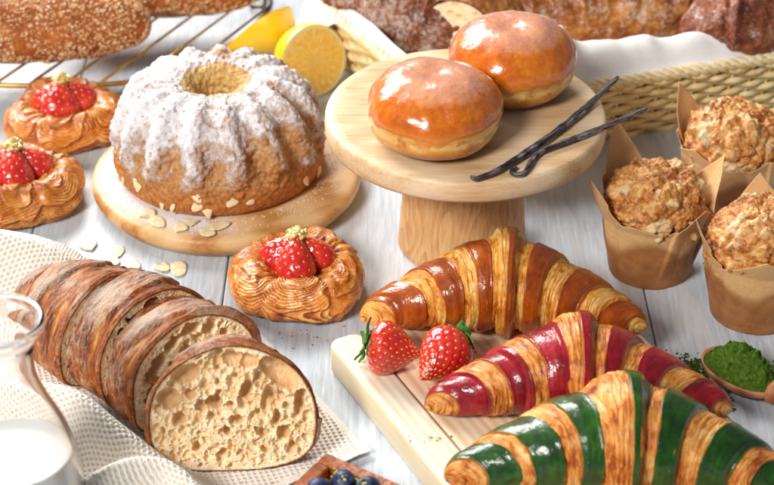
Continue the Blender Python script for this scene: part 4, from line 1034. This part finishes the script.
for k in range(-9, 4):
    p = c0 + pn * k * 2.35 + np.array((.3, -.2))
    # intersect the line with the rim polygon
    d = (rim[:, :2] - p) @ pn; i = np.where(np.sign(d) != np.sign(np.roll(d, -1)))[0]
    if len(i) < 2: continue
    pts = []
    for j in i[:2]:
        j2 = (j + 1) % len(rim); f = d[j] / (d[j] - d[j2]); pts.append(rim[j, :2] * (1 - f) + rim[j2, :2] * f)
    tube('cross_wire', np.array([[*pts[0], RZ + .2], [*((pts[0] + pts[1]) / 2), RZ + .2], [*pts[1], RZ + .2]]) - O, .11, M_gold, rk, 8)
for (x, y) in ((-25.3, 19.3), (-12.6, 26.1), (-40, 22.3), (-11, 36.7)):
    w_ = np.array([(x, y, RZ), (x - .7, y - .1, .8), (x - .55, y, .14), (x + .55, y, .14), (x + .7, y + .1, .8), (x + .1, y, RZ)]) - O
    tube('foot', cr(w_, 40), .12, M_gold, rk, 8)
def m_loaf2():
    m = Mt('sesame_loaf_crust'); v = m.co(); n = m.noise(v, .8, 5, .6); n2 = m.noise(v, 5, 4, .6)
    c = m.ramp(m.ma('ADD', m.ma('MULTIPLY', n, .7), m.ma('MULTIPLY', n2, .3)), (.3, '#74340f'), (.5, '#a45420'), (.68, '#c47c38'))
    return m.out(c=c, r=.5, spec=.35, n=m.bump(n2, .10))
def m_sesame():
    m = Mt('sesame'); return m.out(c=m.ramp(m.at('val'), (0, '#a9662f'), (.4, '#d09a5c'), (.8, '#e8c596'), (1, '#f2dcb8')), r=.6)
M_l2, M_ses = m_loaf2(), m_sesame()
def sesame_loaf(label, p0, p1, Rw, Rh, seed, nseed):
    p0 = np.array(p0, float); p1 = np.array(p1, float); g = (p0 + p1) / 2; L = np.linalg.norm(p1 - p0)
    yaw = math.atan2(*(p1 - p0)[:2][::-1])
    root = thing('sesame_loaf', label, 'bread', (g[0], g[1], RZ + .3), yaw, 'sesame loaves on the wire rack')
    s = np.linspace(-1, 1, 200)[:, None]; a = np.linspace(0, 2 * PI, 140, endpoint=False)[None]
    k = (1 - np.abs(s) ** 4.2) ** .5 * (1 - .10 * s ** 2)
    def surf(s, a):
        k = (1 - np.abs(s) ** 4.2) ** .5 * (1 - .10 * s ** 2)
        V = V3(s * L / 2 + 0 * a, Rw * k * np.cos(a), Rh * .9 + Rh * k * np.sin(a) * np.where(np.sin(a) < 0, .88, 1))
        V = V + (fbm(V * .35 + seed * 3, 3, seed) * .4)[..., None] * V3(0 * (s + a), k * np.cos(a), k * np.sin(a))
        V[..., 2] = np.maximum(V[..., 2], .02)
        return V
    grid('crust', surf(s, a), M_l2, root, cv=True)
    b = Bag(); r_ = np.random.RandomState(seed)
    ss = r_.uniform(-1, 1, nseed); aa = r_.uniform(-.75, PI + .75, nseed)
    ds = .004
    P = surf(ss, aa); Pu = surf(ss + ds, aa) - P; Pa = surf(ss, aa + .01) - P
    Nn = np.cross(Pu, Pa); Nn /= np.linalg.norm(Nn, axis=1)[:, None] + 1e-9
    cl = fbm(P * .9 + 3, 3, seed + 3)
    for i in range(nseed):
        if abs(ss[i]) > .995 or cl[i] < -.35 + .35 * (aa[i] < .1) + .1 * (aa[i] > PI - .1): continue
        q = r_.uniform(.05, .15); N_ = Nn[i] if Nn[i] @ (P[i] - np.array((P[i][0], 0, Rh * .9))) > 0 else -Nn[i]
        v = N_ + r_.uniform(-.45, .45, 3)
        b.add(blob(P[i] + N_ * .03, (q, q * r_.uniform(.5, .9), .05 + .06 * r_.rand()), None, 6, 4, i, .45, axis=v), cu=True, cv=False, val=r_.rand())
    o = b.build('sesame_coating', M_ses, root, smooth=False); o['kind'] = 'stuff'
    return root
sesame_loaf('sesame-crusted loaf in front on the wire rack, at the left edge', (-40, 22.6, 0), (-18.2, 23.6, 0), 3.1, 2.95, 3, 8500)
sesame_loaf('sesame-crusted loaf behind the front one, reaching towards the lemon wedge', (-27.5, 30.5, 0), (-9.6, 31.8, 0), 2.9, 2.6, 8, 5500)

# ------------------------------------------------------------------ basket with loaves
def m_wick():
    m = Mt('wicker'); v = m.co(); n = m.noise(v, 1.1, 4, .6); n2 = m.noise(v, 8, 3)
    return m.out(c=m.ramp(m.ma('ADD', m.ma('MULTIPLY', n, .7), m.ma('MULTIPLY', n2, .3)), (.3, '#cfa75e'), (.5, '#f0d699'), (.7, '#fcebc4')), r=.45, spec=.4, n=m.bump(n2, .02))
M_wick = m_wick()
RC = np.array([(4.05, 8.5), (37, 19.2), (30, 39), (-6.4, 28)])
def rpoly(cs, r, step):
    out = []; n = len(cs)
    for i in range(n):
        p, a, b_ = cs[i], cs[i - 1], cs[(i + 1) % n]
        d0 = (a - p) / np.linalg.norm(a - p); d1 = (b_ - p) / np.linalg.norm(b_ - p)
        A_, B_ = p + d0 * r, p + d1 * r
        for t_ in np.linspace(0, 1, 12): out.append((1 - t_) ** 2 * A_ + 2 * t_ * (1 - t_) * p + t_ ** 2 * B_)
    D = np.array(out); D = np.vstack([D, D[:1]])
    s = np.r_[0, np.cumsum(np.linalg.norm(np.diff(D, axis=0), axis=1))]; k = int(s[-1] / step); tt = np.linspace(0, s[-1], k, endpoint=False)
    return np.stack([np.interp(tt, s, D[:, j]) for j in (0, 1)], 1), s[-1]
RP, PL = rpoly(RC, 3.0, .22)
BO = np.array((16., 23.5))
RP = RP - BO
T = np.roll(RP, -1, 0) - np.roll(RP, 1, 0); T /= np.linalg.norm(T, axis=1)[:, None]
IN = np.stack([-T[:, 1], T[:, 0]], 1)
if (IN[0] @ (-RP[0])) < 0: IN = -IN
HB = 5.5
bk = thing('wicker_basket', 'pale wicker bread basket behind the cake stand and muffins', 'basket', (BO[0], BO[1], 0))
sarc = np.arange(len(RP)) * PL / len(RP)
nst = 2 * (int(PL / 1.5) // 2)
pit = PL / nst
b = Bag(); rows = 10
for k in range(rows):
    zt = (k + .6) / rows; inset = 1.75 * (1 - zt)
    o_ = .23 * np.sin(PI * sarc / pit + k * PI)
    P = RP + IN * (inset + o_)[:, None]
    z = zt * HB - .15 + .05 * np.sin(2 * PI * sarc / pit / 2 + k)
    b.add(tubeV(np.c_[P, z], .25 + .02 * math.sin(k * 3), 8, True), cu=True)
b.build('woven_side', M_wick, bk)
for k in range(nst):
    s0 = (k + .5) * pit; i = int(s0 / PL * len(RP)) % len(RP)
    p0 = RP[i] + IN[i] * 1.75; p1 = RP[i] + IN[i] * .05
    if p0[1] > 6: continue
    tube('stake', np.array([[*p0, .05], [*((p0 + p1) / 2), HB / 2], [*p1, HB]]), .15, M_wick, bk, 6)
b = Bag()
for j in range(4):
    ph = 2 * PI * sarc / 3.0 + j * 2 * PI / 4
    P = RP + IN * (.34 * np.cos(ph))[:, None]
    b.add(tubeV(np.c_[P, HB + .1 + .30 * np.sin(ph)], .235, 8, True), cu=True)
b.build('braided_rim', M_wick, bk)
bt = RP + IN * 1.8
nn = len(bt); V = np.vstack([np.c_[bt, np.full(nn, .12)], np.c_[bt, np.full(nn, .45)], [[0, 0, .45]]])
F = [(i, (i + 1) % nn, nn + (i + 1) % nn, nn + i) for i in range(nn)] + [(nn + i, nn + (i + 1) % nn, 2 * nn) for i in range(nn)]
raw('base', V, F, M_wick, bk, False)
def m_linen():
    m = Mt('white_linen'); v = m.co(); n = m.noise(v, 12, 3)
    return m.out(c=m.ramp(n, (.3, '#e6e2de'), (.7, '#f3f0ed')), r=.85, spec=.2, sheen=.15, n=m.bump(n, .015))
def liner():
    n = len(RP); st = slice(None); idx = np.arange(0, n, 1)
    s = sarc[idx]; w = fbm(V3(s * .16, 0 * s, 0 * s), 2, 5); w2 = fbm(V3(s * .5, 0 * s, 0 * s + 4), 2, 8)
    # height of the cloth above the rim, round the basket
    Xw = RP[idx, 0] + BO[0]; Yw = RP[idx, 1] + BO[1]
    front = sst(9, 4, Yw - (8.5 + (Xw - 4) * .325)) * (Xw > 4)
    left = (Xw < 4.6) & (Yw < 30)
    pk = np.exp(-((Xw - 13.0) / .9) ** 2) * front
    bl_ = front * sst(11.8, 13.0, Xw); fall = np.interp(Xw, [13, 15, 20, 26, 32], [1.0, .85, .72, .45, .3])
    hh = np.where(left, .5 + .2 * w, .45 + .2 * w2) + 1.5 * pk + 1.7 * bl_ * fall + .2 * w2 * bl_
    bb = .9 + 2.3 * bl_ * fall - .6 * pk
    ov = np.where(left, sst(22, 25, Yw), 0.)
    rows_ = []
    for q, z in zip([11, 6, 3.6, 3.2, 3.0], [.7, .75, .9, 2.2, 4.0]): rows_.append(np.c_[RP[idx] + IN[idx] * (q + .3 * w2 * (z > 1))[:, None], np.full(len(idx), z)])
    def row(inset, z): rows_.append(np.c_[RP[idx] + IN[idx] * inset[:, None], z])
    row(bb + .45, HB + hh * .7); row(bb + .2, HB + .25 + hh * .95); row(bb, HB + .35 + hh); row(bb * .86 - .1, HB + .33 + hh * .98)
    row(bb * .60 - .1 + .12 * w, HB + .30 + hh * .82); row(bb * .36 + .1 * w2, HB + .32 + hh * .52); row(bb * .2 - .1, HB + .4 + hh * .2)
    row(-.25 - .35 * ov, HB + .42 + 0 * hh); row(-.4 - .7 * ov, HB + .3 - .9 * ov); row(-.45 - 1.0 * ov, HB + .2 - 2.2 * ov)
    V = np.stack(rows_, 1)
    # refine rows smoothly
    m_ = V.shape[1]; tt = np.linspace(0, m_ - 1, 70); i0 = np.clip(tt.astype(int), 0, m_ - 2); f = (tt - i0)[None, :, None]
    V = V[:, i0] * (1 - f) + V[:, i0 + 1] * f
    for _ in range(6): V[:, 1:-1] = (V[:, :-2] + 2 * V[:, 1:-1] + V[:, 2:]) / 4
    V = V + .06 * fbm(V * .5, 2, 4)[..., None]
    cl = grid('cloth_liner', V, m_linen(), None, cu=True)
    cl.location = (BO[0] * U, BO[1] * U, 0); solid(cl, .09, 0)
    tag(cl, 'white linen cloth lining the wicker basket under the loaves', 'cloth')
liner()
def m_rustic(name, fl0, base):
    m = Mt(name); v = m.co(); a = m.noise(m.co((.35, 1.2, 1)), .8, 6, .65, .6); b_ = m.noise(v, 3.2, 5, .65); g = m.noise(v, 10, 3)
    c = m.ramp(m.ma('ADD', m.ma('MULTIPLY', a, .7), m.ma('MULTIPLY', b_, .3)), *base)
    fl = m.ma('ADD', m.ma('MULTIPLY', m.noise(m.co((1.3, .5, 1)), .55, 5, .7), .8), m.ma('ADD', m.ma('MULTIPLY', b_, .5), m.ma('MULTIPLY', m.noise(v, 7, 4, .7), .25)))
    c = m.mix(m.mr(fl, fl0 + .10, fl0 + .34, 0, .8), c, '#dccbbd')
    return m.out(c=c, r=.6, spec=.3, n=m.bump(m.ma('ADD', a, m.ma('ADD', m.ma('MULTIPLY', b_, .6), m.ma('MULTIPLY', g, .1))), .22))
DK = [(.3, '#34160c'), (.45, '#6e341c'), (.58, '#965634'), (.72, '#b98058')]
GD = [(.3, '#5c2a0e'), (.45, '#9a5420'), (.58, '#c0803c'), (.72, '#d6a364')]
M_r1 = m_rustic('dark_floury_crust', .60, DK); M_r2 = m_rustic('golden_floury_crust', .64, GD); M_r3 = m_rustic('round_loaf_crust', .68, DK)
def rustic(name, label, c, yaw, Lx, Ry, Rz, seed, mat, scores, tilt=0., cut=None, px=2.6):
    root = thing(name, label, 'bread', c, yaw, 'loaves in the basket')
    s = np.linspace(-1, 1, 180)[:, None]; a = np.linspace(0, 2 * PI, 150, endpoint=False)[None]
    k = (1 - np.abs(s) ** px) ** .5
    if cut: k = np.where(s > cut, (1 - cut ** px) ** .5, k)
    sx = np.minimum(s, cut) if cut else s
    V = V3(sx * Lx + 0 * a, Ry * k * np.cos(a), Rz * k * np.sin(a))
    N = V3(sx / Lx + 0 * a, k * np.cos(a) / Ry, k * np.sin(a) / Rz); N /= np.linalg.norm(N, axis=-1)[..., None] + 1e-9
    ear = np.zeros_like(V[..., 0])
    for (x0, w, ang) in scores:
        d = (V[..., 0] - x0) + V[..., 1] * ang + .5 * vnoise(V * .5 + seed, seed)
        ear = np.maximum(ear, np.exp(-(d / w) ** 2) * sst(-.1, .5, np.sin(a)))
        V = V + N * (.55 * np.exp(-((d - w) / (w * .6)) ** 2) * sst(-.1, .5, np.sin(a)) - .35 * np.exp(-((d + w * .5) / (w * .6)) ** 2) * sst(-.1, .5, np.sin(a)))[..., None]
    V = V + N * (fbm(V * .35 + seed, 3, seed) * .45 + fbm(V * 1.4 + seed, 4, seed + 1) * .18)[..., None]
    M = np.array(Matrix.Rotation(tilt, 3, 'Y')); V = V @ M.T
    grid('crust', V, mat, root, cv=True, attrs=dict(ear=ear))
    if cut:
        kk = (1 - cut ** px) ** .5; q = np.linspace(0, 1, 60)[None]; an = np.linspace(0, 2 * PI, 150, endpoint=False)[:, None]
        F = V3(cut * Lx + .12 + 0 * an * q, (Ry + .1) * kk * q * np.cos(an), (Rz + .1) * kk * q * np.sin(an))
        f1, f2, _ = worley(F * 1.4 + seed, seed); dp = np.clip(.5 - f1, 0, .4) * 1.2
        F[..., 0] -= dp * sst(1, .9, q) 
        F = F @ M.T
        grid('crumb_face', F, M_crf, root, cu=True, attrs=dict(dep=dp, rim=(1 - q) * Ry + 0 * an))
    return root
rustic('rustic_loaf', 'dark floury crusty loaf at the left end of the basket', (.7, 25.2, 5.9), D_(-40), 7.8, 4.2, 4.0, 5, M_r1, [(-4, .5, .3), (0, .6, .3), (4, .5, .3)])
rustic('cut_loaf', 'pale cut bread showing its crumb behind the rear doughnut', (6.6, 21.0, 5.9), D_(-118), 4.4, 3.5, 3.4, 15, M_r2, [], cut=.55)
rustic('rustic_loaf', 'long golden scored loaf lying across the back of the basket', (17.0, 25.6, 5.7), D_(9), 12.0, 4.0, 3.7, 25, M_r2, [(-8.5, .6, .5), (-5, .7, .5), (-1.0, .7, .4), (3.2, .8, .4), (7.5, .7, .5)])
rustic('round_loaf', 'round dark floury loaf at the right end of the basket', (26.6, 19.9, 6.4), D_(20), 4.6, 4.2, 3.1, 35, M_r3, [(-1.2, .6, -.6), (1.6, .5, .7)], px=2.1)

b = Bag()
for (cx, cy, z0, n_, sp_) in ((-6.5, -25.2, .1, 40, 2.2), (6, -16.0, ZB, 45, 2.6), (9.5, -23.0, ZB, 40, 2.5), (2.2, -23.2, ZB, 14, .8), (-5.5, -11.2, 0, 26, 1.6), (14.5, -10.5, 0, 16, 1.8), (19.5, -3.2, 0, 16, 1.5)):
    for k in range(n_):
        x, y = cx + rnd.gauss(0, sp_), cy + rnd.gauss(0, sp_ * .5); q = rnd.uniform(.025, .085)
        b.add(blob((x, y, z0 + q * .3), (q * 1.4, q, q * .5), (0, 0, rnd.random() * 6), 7, 5, k, .6), cu=True, cv=False, val=rnd.random())
def m_crumbs():
    m = Mt('pastry_crumb'); return m.out(c=m.ramp(m.at('val'), (0, '#8a4a18'), (.5, '#c98a44'), (1, '#e8c088')), r=.6)
o = b.build('pastry_crumbs', m_crumbs(), None, smooth=False); o['kind'] = 'stuff'; o['label'] = 'golden pastry crumbs fallen on board and table'
# ------------------------------------------------------------------ camera, light
cam = bpy.data.cameras.new('camera'); co = bpy.data.objects.new('camera', cam); C.objects.link(co)
p = D_(33)
co.location = (0, -1.18 * math.cos(p), 1.18 * math.sin(p)); co.rotation_euler = (PI / 2 - p, 0, 0)
cam.sensor_width = 36; cam.lens = 1750 / 774 * 36; cam.clip_end = 50; cam.clip_start = .05
cam.dof.use_dof = True; cam.dof.focus_distance = 1.06; cam.dof.aperture_fstop = 10
sc.camera = co
def area(name, loc, to, sx, sy, e, c):
    l = bpy.data.lights.new(name, 'AREA'); l.shape = 'RECTANGLE'; l.size = sx; l.size_y = sy; l.energy = e; l.color = c
    o = bpy.data.objects.new(name, l); C.objects.link(o); o.location = loc
    o.rotation_euler = (Vector(to) - Vector(loc)).to_track_quat('-Z', 'Y').to_euler()
area('window_light', (-1.15, 1.75, 1.45), (0, .05, 0), 1.8, 1.0, 120, (1, .985, .96))
area('front_light', (-1.2, -1.6, 1.6), (0, -.05, 0), .65, .65, 62, (1, .97, .93))
w = bpy.data.worlds.new('World'); sc.world = w; w.use_nodes = True
w.node_tree.nodes['Background'].inputs[0].default_value = (.92, .96, 1, 1); w.node_tree.nodes['Background'].inputs[1].default_value = .20
sc.view_settings.view_transform = 'Standard'; sc.view_settings.look = 'None'; sc.view_settings.exposure = 0; sc.view_settings.gamma = 1
sc.render.engine = 'CYCLES'
sc.cycles.use_denoising = True
sc.cycles.max_bounces = 10; sc.cycles.transmission_bounces = 8
